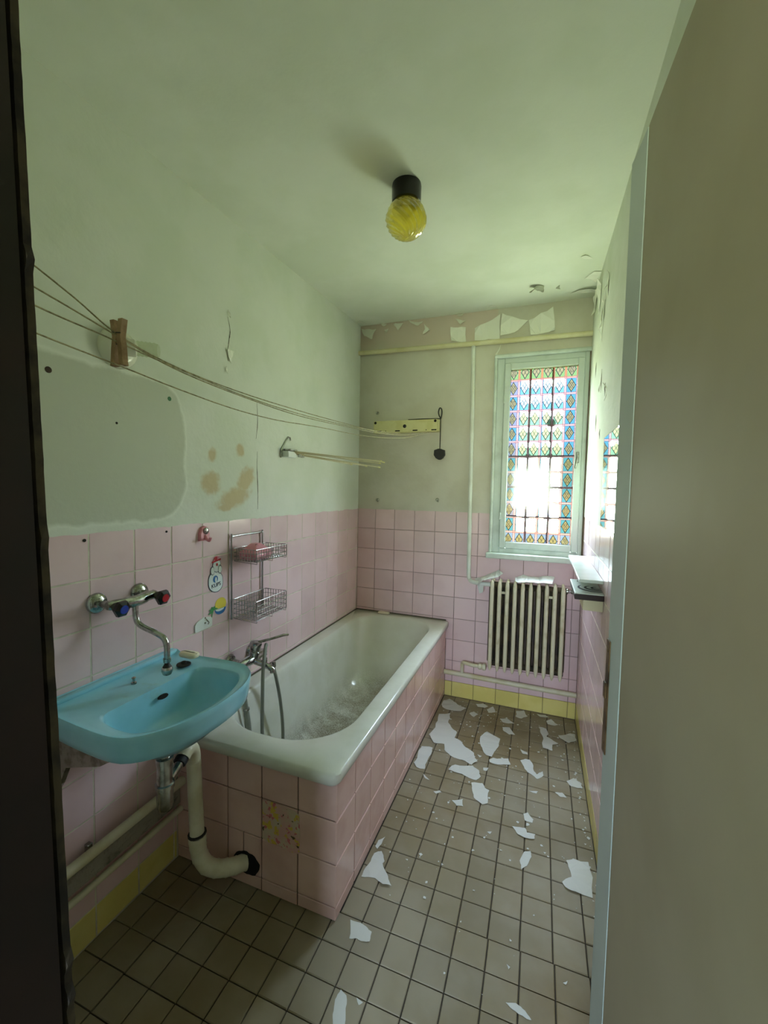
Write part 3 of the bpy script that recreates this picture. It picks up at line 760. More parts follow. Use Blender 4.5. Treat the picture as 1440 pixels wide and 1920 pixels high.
hose = thing('hand_shower', 'grey shower hose and handset hanging into the tub', 'hand shower', (.16, 1.55, .16))
bm = B(); tube(bm, smooth_path([(.150, 1.632, .622), (.158, 1.645, .56), (.166, 1.665, .45), (.172, 1.676, .33), (.178, 1.670, .23), (.19, 1.640, .182), (.20, 1.60, .166), (.20, 1.56, .172), (.188, 1.532, .21), (.172, 1.524, .30), (.164, 1.528, .42), (.160, 1.536, .54), (.155, 1.545, .63), (.150, 1.56, .69), (.130, 1.60, .735), (.10, 1.645, .715)], 6), .0082, 10); obj('hose', bm, 'hose_grey', hose, 60)
bm = B(); tube(bm, [(.135, 1.44, .575), (.140, 1.445, .53), (.146, 1.45, .46), (.150, 1.455, .38), (.155, 1.46, .31), (.158, 1.465, .285)], [.010, .011, .013, .015, .019, .021], 12); obj('handset', bm, 'hose_grey', hose, 50)
bm = B(); lathe(bm, (.1415, 1.447, .515), (.05, .05, -1), [(0, .014), (.008, .0145), (.01, .013)], 12); obj('nut', bm, 'chrome', hose, 40)

# ================================================================== WIRE RACK
rack = thing('wire_rack', 'two tier chrome wire shower rack on the left wall', 'wire rack', (.01, 1.62, .87))
bm = B(); tube(bm, smooth_path([(.009, 1.512, .868), (.009, 1.512, 1.225), (.009, 1.518, 1.240), (.009, 1.534, 1.246), (.009, 1.712, 1.246), (.009, 1.730, 1.240), (.009, 1.735, 1.225), (.009, 1.735, .868)], 3), .0042, 8); obj('hanging_frame', bm, 'wire_chrome', rack, 60)
def basket(z0, z1, nrow):
    x0, x1, y0, y1 = .012, .135, 1.522, 1.758
    bm = B(); r = .0015
    for z in [z1]: tube(bm, [(x0, y0, z), (x1, y0, z), (x1, y1, z), (x0, y1, z), (x0, y0, z)], .0019, 6, False)
    for k in range(nrow):
        z = z0 + (z1 - z0) * k / nrow
        for a, b in (((x0, y0), (x1, y0)), ((x1, y0), (x1, y1)), ((x1, y1), (x0, y1)), ((x0, y1), (x0, y0))): tube(bm, [(*a, z), (*b, z)], r, 5)
    n = 13
    for k in range(n + 1):
        y = y0 + (y1 - y0) * k / n; tube(bm, [(x0, y, z1), (x0, y, z0), (x1, y, z0), (x1, y, z1)], r, 5)
    for k in range(1, 8):
        x = x0 + (x1 - x0) * k / 8; tube(bm, [(x, y0, z1), (x, y0, z0), (x, y1, z0), (x, y1, z1)], r, 5)
    for y in (y0 + .005, (y0 + y1) / 2, y1 - .005): tube(bm, [(x1, y, z0 - .010), (x1 + .001, y, z1)], .0016, 5); tube(bm, [(x0, y, z0 - .004), (x1, y, z0 - .010)], .0016, 5)
    obj('basket', bm, 'wire_chrome', rack, 60)
basket(1.136, 1.190, 3); basket(.872, .958, 4)
# soap dish in the upper basket
sd = thing('soap_dish', 'pink plastic soap dish in the upper wire basket', 'soap dish', (.07, 1.57, 1.138))
bm = B(); loft(bm, [rrect(.028 + i, .122 - i, 1.530 + i, 1.665 - i, .012, z, 4) for i, z in ((.010, 1.1395), (.002, 1.146), (0, 1.166), (.002, 1.169))]); obj('dish', bm, 'pink_soapdish', sd, 50)
bm = B(); loft(bm, [rrect(.030 + i * .55, .120 - i * .55, 1.532 + i, 1.663 - i, .008, z, 4) for i, z in ((0, 1.1695), (.003, 1.174), (.044, 1.207), (.050, 1.210))]); obj('lid', bm, 'pink_soapdish', sd, 50)

def text_mesh(s, size, depth=.0004):
    cu = bpy.data.curves.new('txt', 'FONT'); cu.body = s; cu.size = size; cu.extrude = depth; cu.align_x = 'CENTER'; cu.align_y = 'CENTER'
    to = bpy.data.objects.new('txt', cu); COL.objects.link(to); dg = bpy.context.evaluated_depsgraph_get()
    me = bpy.data.meshes.new_from_object(to.evaluated_get(dg)); bpy.data.objects.remove(to); return me
def text_obj(name, s, size, m, loc, rot, parent):
    me = text_mesh(s, size); me.materials.clear(); me.materials.append(MATS[m])
    o = bpy.data.objects.new(name, me); COL.objects.link(o); o.location = loc; o.rotation_euler = rot; adopt(o, parent); return o
text_obj('letter', 'P', .026, 'print_brown', (.098, 1.575, 1.199), (math.radians(55), 0, math.radians(60)), sd)

def poly_plate(bm, pts, x0, x1):
    """flat shape on the left wall, pts = (y, z)"""
    a = [bm.verts.new((x0, y, z)) for y, z in pts]; b = [bm.verts.new((x1, y, z)) for y, z in pts]
    bm.faces.new(a[::-1]); bm.faces.new(b)
    for i in range(len(pts)): j = (i + 1) % len(pts); bm.faces.new((a[i], a[j], b[j], b[i]))
    return bm
def ell(y, z, a, b, n=24, a0=0, a1=360): return [(y + a * math.cos(math.radians(a0 + (a1 - a0) * k / n)), z + b * math.sin(math.radians(a0 + (a1 - a0) * k / n))) for k in range(n if a1 - a0 == 360 else n + 1)]
# snowman sticker
st = thing('snowman_sticker', 'snowman shaped sticker with red hat on the pink wall tiles', 'sticker', (.001, 1.426, 1.02))
X0 = .0008
body = ell(1.423, 1.052, .041, .038, 28) ; body = [(y - (z - 1.052) * .12, z + (.012 if z > 1.06 else 0)) for y, z in body]
def plate(name, pts, x0, m, par=st, th=.0005):
    bm = B(); poly_plate(bm, pts, x0, x0 + th); return obj(name, bm, m, par)
def grow(pts, s):
    cy = sum(p[0] for p in pts) / len(pts); cz = sum(p[1] for p in pts) / len(pts)
    return [(cy + (y - cy) * s, cz + (z - cz) * s) for y, z in pts]
plate('outline', grow(body, 1.07), X0, 'print_navy'); plate('body', body, X0 + .0004, 'print_white')
head = ell(1.428, 1.128, .022, .028, 20)
plate('outline', grow(head, 1.1), X0 + .0006, 'print_navy'); plate('head', head, X0 + .0012, 'print_white')
for y in (1.403, 1.447):
    hnd = ell(y, 1.108, .010, .016, 14); plate('outline', grow(hnd, 1.18), X0 + .0012, 'print_navy'); plate('hand', hnd, X0 + .0018, 'print_white')
plate('hat_brim', [(1.399, 1.141), (1.452, 1.149), (1.452, 1.156), (1.399, 1.148)], X0 + .0018, 'print_red')
plate('hat', ell(1.427, 1.150, .018, .019, 16, 0, 180), X0 + .0016, 'print_pink'); plate('hat_button', ell(1.421, 1.159, .009, .009, 14), X0 + .0024, 'print_red')
plate('nose', ell(1.428, 1.132, .005, .007, 10), X0 + .0024, 'print_red')
plate('round_logo', ell(1.420, 1.070, .0145, .0155, 20), X0 + .0012, 'print_blue'); plate('logo_wave', ell(1.4225, 1.066, .0055, .0125, 14), X0 + .0018, 'print_white')
text_obj('lettering', 'KUPS', .024, 'print_navy', (X0 + .0016, 1.424, 1.043), (PI / 2, math.radians(-6), PI / 2), st)
# palm sticker
ps = thing('palm_sticker', 'sun and palm tree sticker on the pink wall tiles', 'sticker', (.001, 1.43, .90))
plate('sun', ell(1.452, .952, .034, .030, 24), X0, 'print_yellow', ps)
plate('sea', ell(1.450, .935, .034, .026, 18, 180, 360), X0 + .0006, 'print_blue', ps); plate('wave', ell(1.446, .934, .026, .010, 14, 180, 360), X0 + .0012, 'print_white', ps)
trunk = [(1.392, .905), (1.398, .905), (1.408, .935), (1.404, .938)]
plate('palm_trunk', trunk, X0 + .0012, 'print_green', ps)
for a in (20, 65, 110, 150, 195):
    ca, sa = math.cos(math.radians(a)), math.sin(math.radians(a))
    plate('palm_leaf', [(1.406, .936), (1.406 + ca * .014 - sa * .006, .936 + sa * .014 + ca * .006), (1.406 + ca * .032, .936 + sa * .026 - .006), (1.406 + ca * .014 + sa * .004, .936 + sa * .014 - ca * .004)], X0 + .0018, 'print_green', ps)
# white hook plate
hk = thing('adhesive_hook', 'white plastic hook plate below the palm tree sticker', 'hook', (.003, 1.36, .88))
plate('plate', [(1.303, .874), (1.303, .898), (1.312, .910), (1.330, .917), (1.355, .922), (1.392, .914), (1.398, .905), (1.398, .876), (1.390, .872), (1.310, .870)], X0, 'white_plastic', hk, .0035)
bm = B(); tube(bm, smooth_path([(.005, 1.362, .913), (.009, 1.364, .906), (.014, 1.368, .898), (.012, 1.366, .890)], 3), .0022, 6); obj('hook', bm, 'chrome_dull', hk)
for p_ in ((1.358, .918), (1.357, .897)):
    bm = B(); lathe(bm, (.004, *p_), (1, 0, 0), [(0, .004), (.002, .003)], 8); obj('screw', bm, 'chrome_dull', hk)
# pink robe hook
rh = thing('towel_hook', 'small pink plastic towel hook with chrome button at the tile edge', 'hook', (.0, 1.352, 1.25))
bm = B(); loft(bm, [[(x, 1.352 + (y - 1.352) * s, 1.268 + (z - 1.268) * s) for y, z in [(1.325, 1.245), (1.325, 1.275), (1.335, 1.298), (1.352, 1.305), (1.368, 1.298), (1.379, 1.270), (1.379, 1.245)]] for x, s in ((.0005, 1.0), (.010, 1.0), (.014, .86))]); obj('base', bm, 'pink_plastic', rh)
bm = B(); tube(bm, smooth_path([(.012, 1.352, 1.266), (.022, 1.352, 1.250), (.034, 1.352, 1.246), (.040, 1.352, 1.258)], 4), .006, 8); obj('hook', bm, 'pink_plastic', rh, 50)
bm = B(); lathe(bm, (.014, 1.354, 1.285), (1, 0, 0), [(0, .014), (.003, .014), (.006, .010), (.007, .004)], 18); obj('button', bm, 'chrome', rh, 40)
# torn picture on the bath panel
bm = B(); P_ = [(.404, .206), (.404, .34), (.42, .352), (.50, .350), (.535, .346), (.556, .338), (.560, .27), (.558, .196), (.52, .190), (.47, .2), (.43, .196)]
a_ = [bm.verts.new((x, 1.2090, z)) for x, z in P_]; b_ = [bm.verts.new((x, 1.2083, z)) for x, z in P_]
bm.faces.new(a_); bm.faces.new(b_[::-1])
for i in range(len(P_)): j = (i + 1) % len(P_); bm.faces.new((a_[i], a_[j], b_[j], b_[i]))
o = obj('torn_sticker', bm, 'torn_sticker'); tag(o, 'torn pink and yellow sticker on the front of the bath panel', 'sticker')

# ================================================================== LAMPS
lamp = thing('ceiling_lamp', 'yellow pressed glass globe lamp with black base on the ceiling', 'lamp', (.78, 1.57, ceil_z(1.57)))
cz_ = ceil_z(1.57)
bm = B(); lathe(bm, (.78, 1.57, cz_ + .002), (0, 0, -1), [(0, .054), (.012, .056), (.068, .055), (.072, .050), (.072, .044), (.05, .043)], 32); obj('base', bm, 'black_plastic', lamp, 40)
prof = [(.056, .036), (.066, .037), (.070, .041)]
for k in range(1, 15):
    a = PI * (.20 + .80 * k / 14.0); prof.append((.122 - .073 * math.cos(a) + .002, .074 * math.sin(a)))
bm = B(); o_ = Vector((.78, 1.57, cz_)); rings = []
for i, (h, r) in enumerate(prof):
    seg = 32; row = []
    for k in range(seg):
        bmp = 1.0 + ((.03 if i < 8 else .075) if (i > 3 and (k + i) % 2 == 0) else 0.0) + (.03 if i == 7 else 0)
        a = 2 * PI * (k + .0) / seg; row.append(o_ + Vector((math.cos(a) * r * bmp, math.sin(a) * r * bmp, -h)))
    rings.append(row)
loft(bm, rings, False, True); obj('glass_globe', bm, 'amber_glass', lamp)
bm = B(); lathe(bm, (.78, 1.57, cz_ - .05), (0, 0, -1), [(0, .014), (.02, .014), (.03, .02), (.05, .028), (.068, .026), (.08, .012)], 16); obj('bulb', bm, 'porcelain', lamp, 60)

wl = thing('wall_lamp', 'round white porcelain wall lamp socket behind the washing lines', 'lamp', (0, .985, 1.905))
bm = B(); lathe(bm, (.0016, .985, 1.905), (1, 0, 0), [(0, .063), (.012, .063), (.026, .056), (.034, .040), (.036, .03)], 32); obj('base', bm, 'porcelain', wl, 40)
bm = B(); lathe(bm, (.030, .99, 1.908), (.6, .8, .1), [(0, .027), (.03, .027), (.034, .022)], 20); obj('socket', bm, 'porcelain', wl, 40)
bm = B()
for k in range(1):
    pr = [(.0, .020)] + [(.004 + i * .006, .022 if i % 2 else .0245) for i in range(10)] + [(.066, .020)]
    lathe(bm, (.05, 1.018, 1.912), (.45, .88, .1), pr, 20, False)
o = obj('ribbed_glass', bm, 'clear_plastic', wl, 30); o['label'] = 'clear ribbed glass sleeve'

# ================================================================== WASHING LINES
LINES = [
 [(.588, .262, 1.85), (.586, .386, 1.803), (.583, .474, 1.770), (.580, .551, 1.738), (.575, .681, 1.718), (.568, .889, 1.712), (.558, 1.183, 1.718), (.545, 1.566, 1.733), (.528, 2.044, 1.758), (.510, 2.55, 1.812), (.50, 2.855, 1.868)],
 [(.588, .262, 1.792), (.585, .405, 1.763), (.583, .474, 1.750), (.580, .551, 1.735), (.575, .681, 1.713), (.568, .889, 1.703), (.558, 1.183, 1.702), (.545, 1.567, 1.722), (.528, 2.044, 1.754), (.514, 2.448, 1.800), (.44, 2.855, 1.868)],
 [(.588, .262, 1.756), (.585, .408, 1.735), (.581, .528, 1.727), (.575, .681, 1.716), (.566, .956, 1.705), (.553, 1.331, 1.714), (.534, 1.884, 1.750), (.46, 2.5, 1.815), (.33, 2.855, 1.868)],
 [(.588, .262, 1.712), (.585, .408, 1.695), (.579, .569, 1.683), (.575, .695, 1.673), (.569, .868, 1.665), (.562, 1.06, 1.668), (.553, 1.332, 1.686), (.536, 1.813, 1.713), (.514, 2.45, 1.783), (.555, 2.855, 1.868)]]
for i, (L_, lab) in enumerate(zip(LINES, ('washing line that starts highest at the door frame', 'washing line second from the top at the door frame', 'washing line third from the top at the door frame', 'lowest washing line, running below the clothes peg'))):
    bm = B(); tube(bm, smooth_path(L_, 5), .0013, 6); o = obj('washing_line', bm, 'rope', None, 60); tag(o, lab, 'washing line', 'washing lines across the room')
pg = thing('clothes_peg', 'wooden clothes peg clipped on the washing lines', 'clothes peg', (.58, .551, 1.685))
for s in (-1, 1):
    bm = B(); ringz = []
    for z, off, th in ((1.684, .0075, .0045), (1.69, .006, .005), (1.715, .004, .006), (1.735, .0012, .0062), (1.75, .004, .006), (1.7645, .0065, .0045)):
        d = s * off; ringz.append([(.58 - .005 + d, .546 + .0 , z), (.58 + .005 + d, .546, z), (.58 + .005 + d, .557, z), (.58 - .005 + d, .557, z)])
    # two wooden halves side by side
    for rz_ in ringz:
        for q in range(4): rz_[q] = (rz_[q][0] + s * .004, rz_[q][1], rz_[q][2])
    loft(bm, ringz); obj('jaw', bm, 'wood_pin', pg)
bm = B()
for k in range(3): tube(bm, [(.58 + .007 * math.cos(a), .548 + .004 * k, 1.728 + .007 * math.sin(a)) for a in [2 * PI * i / 12 for i in range(13)]], .0010, 5, False)
tube(bm, [(.570, .545, 1.742), (.592, .545, 1.739)], .001, 5); obj('spring', bm, 'rubber', pg)

# dryer box on the back wall
db = thing('line_box', 'cream metal washing line box on the back wall', 'box', (.38, D, 1.87))
bm = B(); box(bm, .140, .612, D - .06, D - .0015, 1.872, 1.958, .004, 2); obj('case', bm, 'cream_metal', db)
bm = B(); box(bm, .613, .622, D - .056, D - .003, 1.876, 1.956, .002); obj('end_cap', bm, 'cream_metal', db)
for x in (.185, .325, .455, .59):
    bm = B(); box(bm, x - .018, x + .018, D - .0612, D - .0595, 1.880, 1.888); obj('slot', bm, 'hole_black', db)
for x in (.235, .535):
    bm = B(); lathe(bm, (x, D - .0595, 1.885), (0, -1, 0), [(0, .004), (.002, .003)], 8); obj('screw', bm, 'hole_black', db)
bm = B(); lathe(bm, (.378, D - .0595, 1.915), (0, -1, 0), [(0, .013), (.002, .013), (.004, .006)], 14); obj('button', bm, 'black_plastic', db)
for x in (.155, .598):
    bm = B(); lathe(bm, (x, D - .0595, 1.945), (0, -1, 0), [(0, .010), (.004, .008)], 10); obj('corner_screw', bm, 'hole_black', db)
cd = thing('pull_cord', 'black cord with loop and pendant beside the cream line box', 'cord', (.63, D - .05, 1.70))
bm = B(); tube(bm, smooth_path([(.628, D - .03, 1.965), (.617, D - .03, 1.985), (.612, D - .03, 2.01), (.620, D - .03, 2.035), (.632, D - .03, 2.030), (.636, D - .03, 2.005), (.632, D - .03, 1.975), (.628, D - .03, 1.960)], 5), .0042, 6); obj('loop', bm, 'rubber', cd)
bm = B(); tube(bm, [(.40, D - .05, 1.961), (.50, D - .045, 1.963), (.60, D - .04, 1.962), (.628, D - .03, 1.962)], .0035, 6); tube(bm, [(.628, D - .03, 1.962), (.629, D - .03, 1.86), (.628, D - .03, 1.748)], .003, 6); obj('cord', bm, 'rubber', cd)
bm = B(); loft(bm, [[(.627 + sx_ * a, D - .03 + sy_ * .014, z) for sx_, sy_ in ((-1, -1), (1, -1), (1, 1), (-1, 1))] for a, z in ((.008, 1.755), (.036, 1.745), (.038, 1.712), (.024, 1.690), (.006, 1.680))]); obj('pendant', bm, 'rubber', cd)
# small screw hooks
for lab, (x, z) in (('metal hook stub above the left end of the cream line box', (.147, 2.026)), ('rusty hook just above the pink tiles near the left corner', (.159, 1.388)), ('metal stub above the pink tiles between bath and pipe', (.613, 1.400))):
    h = thing('wall_hook', lab, 'hook', (x, D, z), 'hooks on the back wall')
    bm = B(); lathe(bm, (x, D - .0015, z), (0, -1, 0), [(0, .013), (.004, .012), (.008, .007), (.022, .006), (.024, .003)], 12); obj('stub', bm, 'chrome_dull', h, 40)
    bm = B(); tube(bm, [(x, D - .02, z), (x + .008, D - .03, z - .012), (x + .016, D - .03, z - .012)], .003, 6); obj('pin', bm, 'chrome_dull', h)
# folded drying bracket on the left wall
br = thing('drying_bracket', 'folded wall drying rack with thin rods on the left wall', 'drying rack', (0, 1.93, 1.65))
bm = B(); tube(bm, [(.004, 1.895, 1.662), (.004, 1.962, 1.742), (.004, 1.982, 1.738), (.004, 1.985, 1.725)], .0045, 6); tube(bm, [(.004, 1.895, 1.662), (.004, 1.895, 1.625)], .0045, 6); obj('wall_wire', bm, 'chrome_dull', br)
bm = B(); box(bm, .0015, .045, 1.905, 1.985, 1.628, 1.662, .003); obj('block', bm, 'white_plastic', br)
bm = B(); box(bm, .046, .062, 1.99, 2.035, 1.634, 1.664, .002); obj('clip', bm, 'chrome_dull', br)
bm = B(); box(bm, .004, .05, 1.915, 1.985, 1.6635, 1.673, .002); obj('top_plate', bm, 'chrome_dull', br)
for i, tip in enumerate(((.405, 2.335, 1.634), (.42, 2.34, 1.627), (.40, 2.33, 1.620), (.385, 2.36, 1.598), (.30, 2.36, 1.606), (.20, 2.36, 1.616))):
    a = Vector((.03, 1.945 + .004 * i, 1.665 - .003 * i)); t = Vector(tip)
    bm = B(); tube(bm, [a, t], .0024, 6); r_ = obj('rod', bm, 'rod_cream', br)
    bm = B(); tube(bm, [t - (t - a).normalized() * .012, t + (t - a).normalized() * .004], .0042, 6); obj('tip', bm, 'cream_metal', r_)

# wall plugs
for lab, y, z, r, m_ in (('brown wall plug in the grey patch at the upper left', .783, 1.785, .009, 'plug_brown'), ('green wall plug at the upper right of the grey patch', 1.190, 1.788, .008, 'plug_green'),
                      ('small drill hole in the middle of the grey patch', .982, 1.668, .004, 'hole_black'), ('drill hole in the top left pink tile', .872, 1.297, .005, 'hole_black'), ('drill hole in the top tile left of the pink hook', 1.172, 1.297, .004, 'hole_black')):
    bm = B(); lathe(bm, (.001, y, z), (1, 0, 0), [(-.004, r), (.0014, r), (.0018, r * .6)], 12); o = obj('wall_plug', bm, m_); tag(o, lab, 'wall plug', 'plugs in the left wall')

# ================================================================== HEATING
bm = B(); tube(bm, [(.0, D - .026, 2.465), (.8, D - .026, 2.452), (W - .002, D - .026, 2.442)], .0165, 12); o = obj('heating_pipe', bm, 'pipe_cream', None, 60); tag(o, 'cream pipe running across the back wall just below the ceiling', 'pipe')
pipe_thing('heating_pipe', 'white vertical pipe from the ceiling pipe down to the radiator', [(.835, D - .026, 2.436), (.838, D - .020, 2.40), (.842, D - .020, 2.0), (.846, D - .020, 1.4), (.851, D - .020, .94), (.853, D - .022, .885), (.862, D - .026, .858), (.885, D - .05, .850), (.94, D - .085, .850), (1.01, D - .085, .850)], .0142, 'pipe_white')
p = thing('heating_pipe', 'cream pipe along the back wall below the radiator', 'pipe', (1.1, D - .03, .18))
bm = B(); tube(bm, [(.702, D - .03, .186), (1.1, D - .03, .180), (W - .002, D - .03, .175)], .0165, 12); obj('pipe_run', bm, 'pipe_paint', p, 60)
bm = B(); tube(bm, smooth_path([(.828, D - .03, .196), (.828, D - .032, .245), (.832, D - .038, .270), (.850, D - .06, .282), (.90, D - .08, .284), (.985, D - .085, .285)], 5), .0125, 10); obj('branch', bm, 'pipe_paint', p, 60)
bm = B(); lathe(bm, (.945, D - .083, .285), (1, 0, 0), [(0, .014), (.004, .020), (.02, .020), (.024, .015), (.03, .022), (.048, .022), (.05, .016)], 12); obj('union_nut', bm, 'pipe_paint', p, 40)

rad = thing('radiator', 'old cream ribbed radiator below the window', 'radiator', (1.23, D - .08, .28))
RX0, RP, NS = 1.022, .0478, 10
RYF, RYB = D - .128, D - .036
for k in range(NS):
    x = RX0 + RP * k; bm = B()
    fin = [(RYF, .30), (RYF + .006, .285), (RYF + .018, .30), (RYF + .022, .36), (RYF + .022, .80), (RYF + .028, .865), (RYF + .02, .885), (RYF + .008, .888), (RYF, .87)]
    # front and rear columns
    for y in (RYF + .012, RYB - .012):
        pr = []
        for z, s in ((.283, .25), (.30, .8), (.33, 1.0), (.60, 1.0), (.85, 1.0), (.878, .75), (.888, .35)):
            pr.append([(x + math.cos(a) * .0130 * s, y + math.sin(a) * .014 * s, z) for a in [2 * PI * i / 10 for i in range(10)]])
        loft(bm, pr)
    for z in (.325, .852):
        pr = []
        for y, s in ((RYF + .004, .5), (RYF + .02, 1.0), (RYB - .02, 1.0), (RYB - .004, .5)):
            pr.append([(x + math.cos(a) * .012 * s, y, z + math.sin(a) * .026 * s) for a in [2 * PI * i / 10 for i in range(10)]])
        loft(bm, pr)
    sec = obj('section', bm, 'radiator_paint', rad, 50)
    bm = B(); box(bm, x - .0222, x + .0222, RYF + .040, RYB - .006, .33, .845, .006, 2); obj('inner_column', bm, 'radiator_shade_dirt', sec)  # wide dark box fills the gaps with dirt and painted shade
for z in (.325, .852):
    bm = B(); tube(bm, [(RX0 - .015, D - .082, z), (RX0 + RP * (NS - 1) + .018, D - .082, z)], .019, 12); obj('header_pipe', bm, 'radiator_shade_dirt', rad, 60)
for k in (1, 7):
    x = RX0 + RP * (k + .5); bm = B(); box(bm, x - .018, x + .018, RYF + .02, RYF + .028, .800, .816, .002); tube(bm, [(x, RYF + .03, .808), (x, D - .002, .808)], .006, 8); obj('support_bracket', bm, 'radiator_paint', rad)
bm = B(); lathe(bm, (RX0 + RP * 9 + .018, D - .082, .852), (1, 0, 0), [(0, .018), (.008, .019), (.012, .012), (.026, .010), (.030, .015), (.044, .015), (.046, .006)], 12); obj('air_valve', bm, 'chrome_dull', rad, 40)

# ================================================================== RIGHT WALL THINGS
bm = B(); box(bm, W - .0085, W - .0018, .95, 2.095, 1.325, 1.715, .0015); o = obj('mirror', bm, 'mirror_glass'); tag(o, 'frameless mirror on the right wall, half hidden by the door', 'mirror')
sh = thing('wall_shelf', 'white wall shelf under the mirror on the right wall', 'shelf', (1.51, 2.3, 1.08))
bm = B(); box(bm, 1.464, W - .0005, 1.955, 2.69, 1.088, 1.102, .002); obj('board', bm, 'shelf_white', sh)
for y in (2.25, 2.55):
    bm = B(); prism(bm, [(1.50, y - .006), (W - .0005, y - .006), (W - .0005, y + .006), (1.50, y + .006)], 1.062, 1.0885); obj('bracket', bm, 'cream_wood', sh)
tr_ = thing('shelf_tray', 'dark edged white tray with black swirl pattern under the wall shelf', 'tray', (1.5, 2.06, 1.02))
bm = B(); box(bm, 1.448, W - .0005, 1.92, 2.215, 1.022, 1.0455, .002); obj('slab', bm, 'dark_edge', tr_)
bm = B(); box(bm, 1.447, W - .0005, 1.919, 2.216, 1.0457, 1.0505, .0015); obj('top_plate', bm, 'shelf_white', tr_)
bm = B(); box(bm, 1.474, 1.556, 2.165, 2.180, 1.0506, 1.0515); obj('black_bar', bm, 'hole_black', tr_)
for (rx, ry, w0, a0, a1) in ((.070, .075, .012, 150, 290), (.042, .045, .012, 130, 300), (.016, .018, .010, 90, 330)):
    bm = B(); n = 20; lo, hi = [], []
    for k in range(n + 1):
        a = math.radians(a0 + (a1 - a0) * k / n); ww = w0 * math.sin(PI * (k + .6) / (n + 1.2))
        lo.append((1.545 + math.cos(a) * rx, 2.045 + math.sin(a) * ry)); hi.append((1.545 + math.cos(a) * (rx + ww), 2.045 + math.sin(a) * (ry + ww)))
    pts = [(min(x, 1.5585), y) for x, y in lo + hi[::-1]]
    prism(bm, pts, 1.0506, 1.0514); obj('swirl', bm, 'hole_black', tr_)
bm = B(); prism(bm, [(1.484, 1.95), (W - .0005, 1.945), (W - .0005, 2.12), (1.484, 2.12)], .972, 1.0218); obj('support_block', bm, 'cream_wood', tr_)

# ================================================================== PEELING PAINT on walls and ceiling (parts of the walls)
PEEL = {
    'p1': [(0.010, 2.645), (0.135, 2.621), (0.115, 2.547), (0.044, 2.584)], 'p2': [(0.257, 2.655), (0.338, 2.646), (0.306, 2.594)],
    'p3': [(0.374, 2.662), (0.482, 2.641), (0.450, 2.608), (0.391, 2.640)], 'p4': [(0.489, 2.622), (0.534, 2.575), (0.491, 2.540), (0.499, 2.585)],
    'p5': [(0.707, 2.632), (0.780, 2.612), (0.747, 2.580)], 'p6': [(0.712, 2.660), (0.772, 2.660), (0.755, 2.638)],
    'p7': [(0.162, 2.660), (0.210, 2.658), (0.197, 2.635)], 'p8': [(0.190, 2.619), (0.222, 2.622), (0.212, 2.575)],
    'p10': [(0.678, 2.576), (0.781, 2.568), (0.784, 2.476), (0.687, 2.480)], 'p11': [(0.841, 2.558), (1.006, 2.625), (1.005, 2.471), (0.843, 2.476)],
    'p12': [(1.017, 2.629), (1.179, 2.570), (1.099, 2.501), (1.010, 2.487)], 'p13': [(1.184, 2.569), (1.326, 2.630), (1.341, 2.480), (1.198, 2.473)], 'p14': [(0.982, 2.363), (1.019, 2.44), (.995, 2.36)]}
for i, (k, P_) in enumerate(PEEL.items()):
    big = k in ('p10', 'p11', 'p12', 'p13'); bm = B()
    flake_mesh(bm, [(x, D - (.006 if big else .004) - (0 if big else .45 * (max(q[1] for q in P_) - z)), z) for x, z in P_], (0, -1, .3), .022 if big else .03, .0014, .15 if big else .3, 2, i * 3 + 1)
    obj('peeling_paint', bm, 'paint_peel', wall_back)
for i, P_ in enumerate([[(1.19, 2.64), (1.235, 2.70), (1.27, 2.69), (1.27, 2.64), (1.22, 2.61)], [(1.335, 2.70), (1.36, 2.72), (1.355, 2.66)], [(1.44, 2.36), (1.50, 2.40), (1.46, 2.35)], [(1.48, 2.62), (1.54, 2.66), (1.555, 2.56), (1.52, 2.55)], [(1.42, 2.80), (1.55, 2.84), (1.55, 2.76), (1.50, 2.75)], [(.02, 2.80), (.07, 2.87), (.06, 2.80)], [(.92, 2.84), (1.0, 2.86), (.96, 2.82)]]):
    bm = B(); flake_mesh(bm, [(x, y, ceil_z(y) - .003) for x, y in P_], (0, 0, -1), .03, .0012, .3, 2, 40 + i)
    obj('peeling_paint', bm, 'bare_plaster' if i < 2 else 'paint_peel', ceiling)
for i, P_ in enumerate([[(2.33, 2.42), (2.40, 2.40), (2.41, 2.30), (2.36, 2.33)], [(2.22, 2.50), (2.27, 2.47), (2.24, 2.42)], [(2.40, 2.31), (2.45, 2.28), (2.42, 2.24)], [(2.34, 2.08), (2.38, 2.02), (2.35, 1.97)], [(2.10, 1.96), (2.13, 1.93), (2.11, 1.88)], [(2.52, 2.60), (2.62, 2.55), (2.60, 2.44), (2.54, 2.48)], [(2.70, 2.63), (2.80, 2.62), (2.76, 2.50)]]):
    bm = B(); flake_mesh(bm, [(W - .004, y, z) for y, z in P_], (-1, 0, 0), .03, .0012, .3, 2, 60 + i)
    obj('peeling_paint', bm, 'paint_peel', wall_right)
for i, P_ in enumerate([[(1.487, 2.060), (1.535, 2.064), (1.520, 2.030), (1.508, 2.005)], [(1.478, 1.985), (1.496, 1.975), (1.486, 1.955)], [(1.495, 2.23), (1.507, 2.215), (1.50, 2.195)]]):
    bm = B(); flake_mesh(bm, [(.003, y, z) for y, z in P_], (1, 0, 0), .03, .0012, .3, 2, 80 + i)
    obj('peeling_paint', bm, 'paint_peel', wall_left)
def crack(pts, w, seed):
    rnd = random.Random(seed); bm = B(); P_ = smooth_path([(.0022, y + rnd.uniform(-.004, .004), z) for y, z in pts], 5)
    tube(bm, P_, [max(.0004, w * (1 - abs(2 * i / len(P_) - 1)) * rnd.uniform(.5, 1.2)) for i in range(len(P_))], 5); obj('crack', bm, 'mould', wall_left)
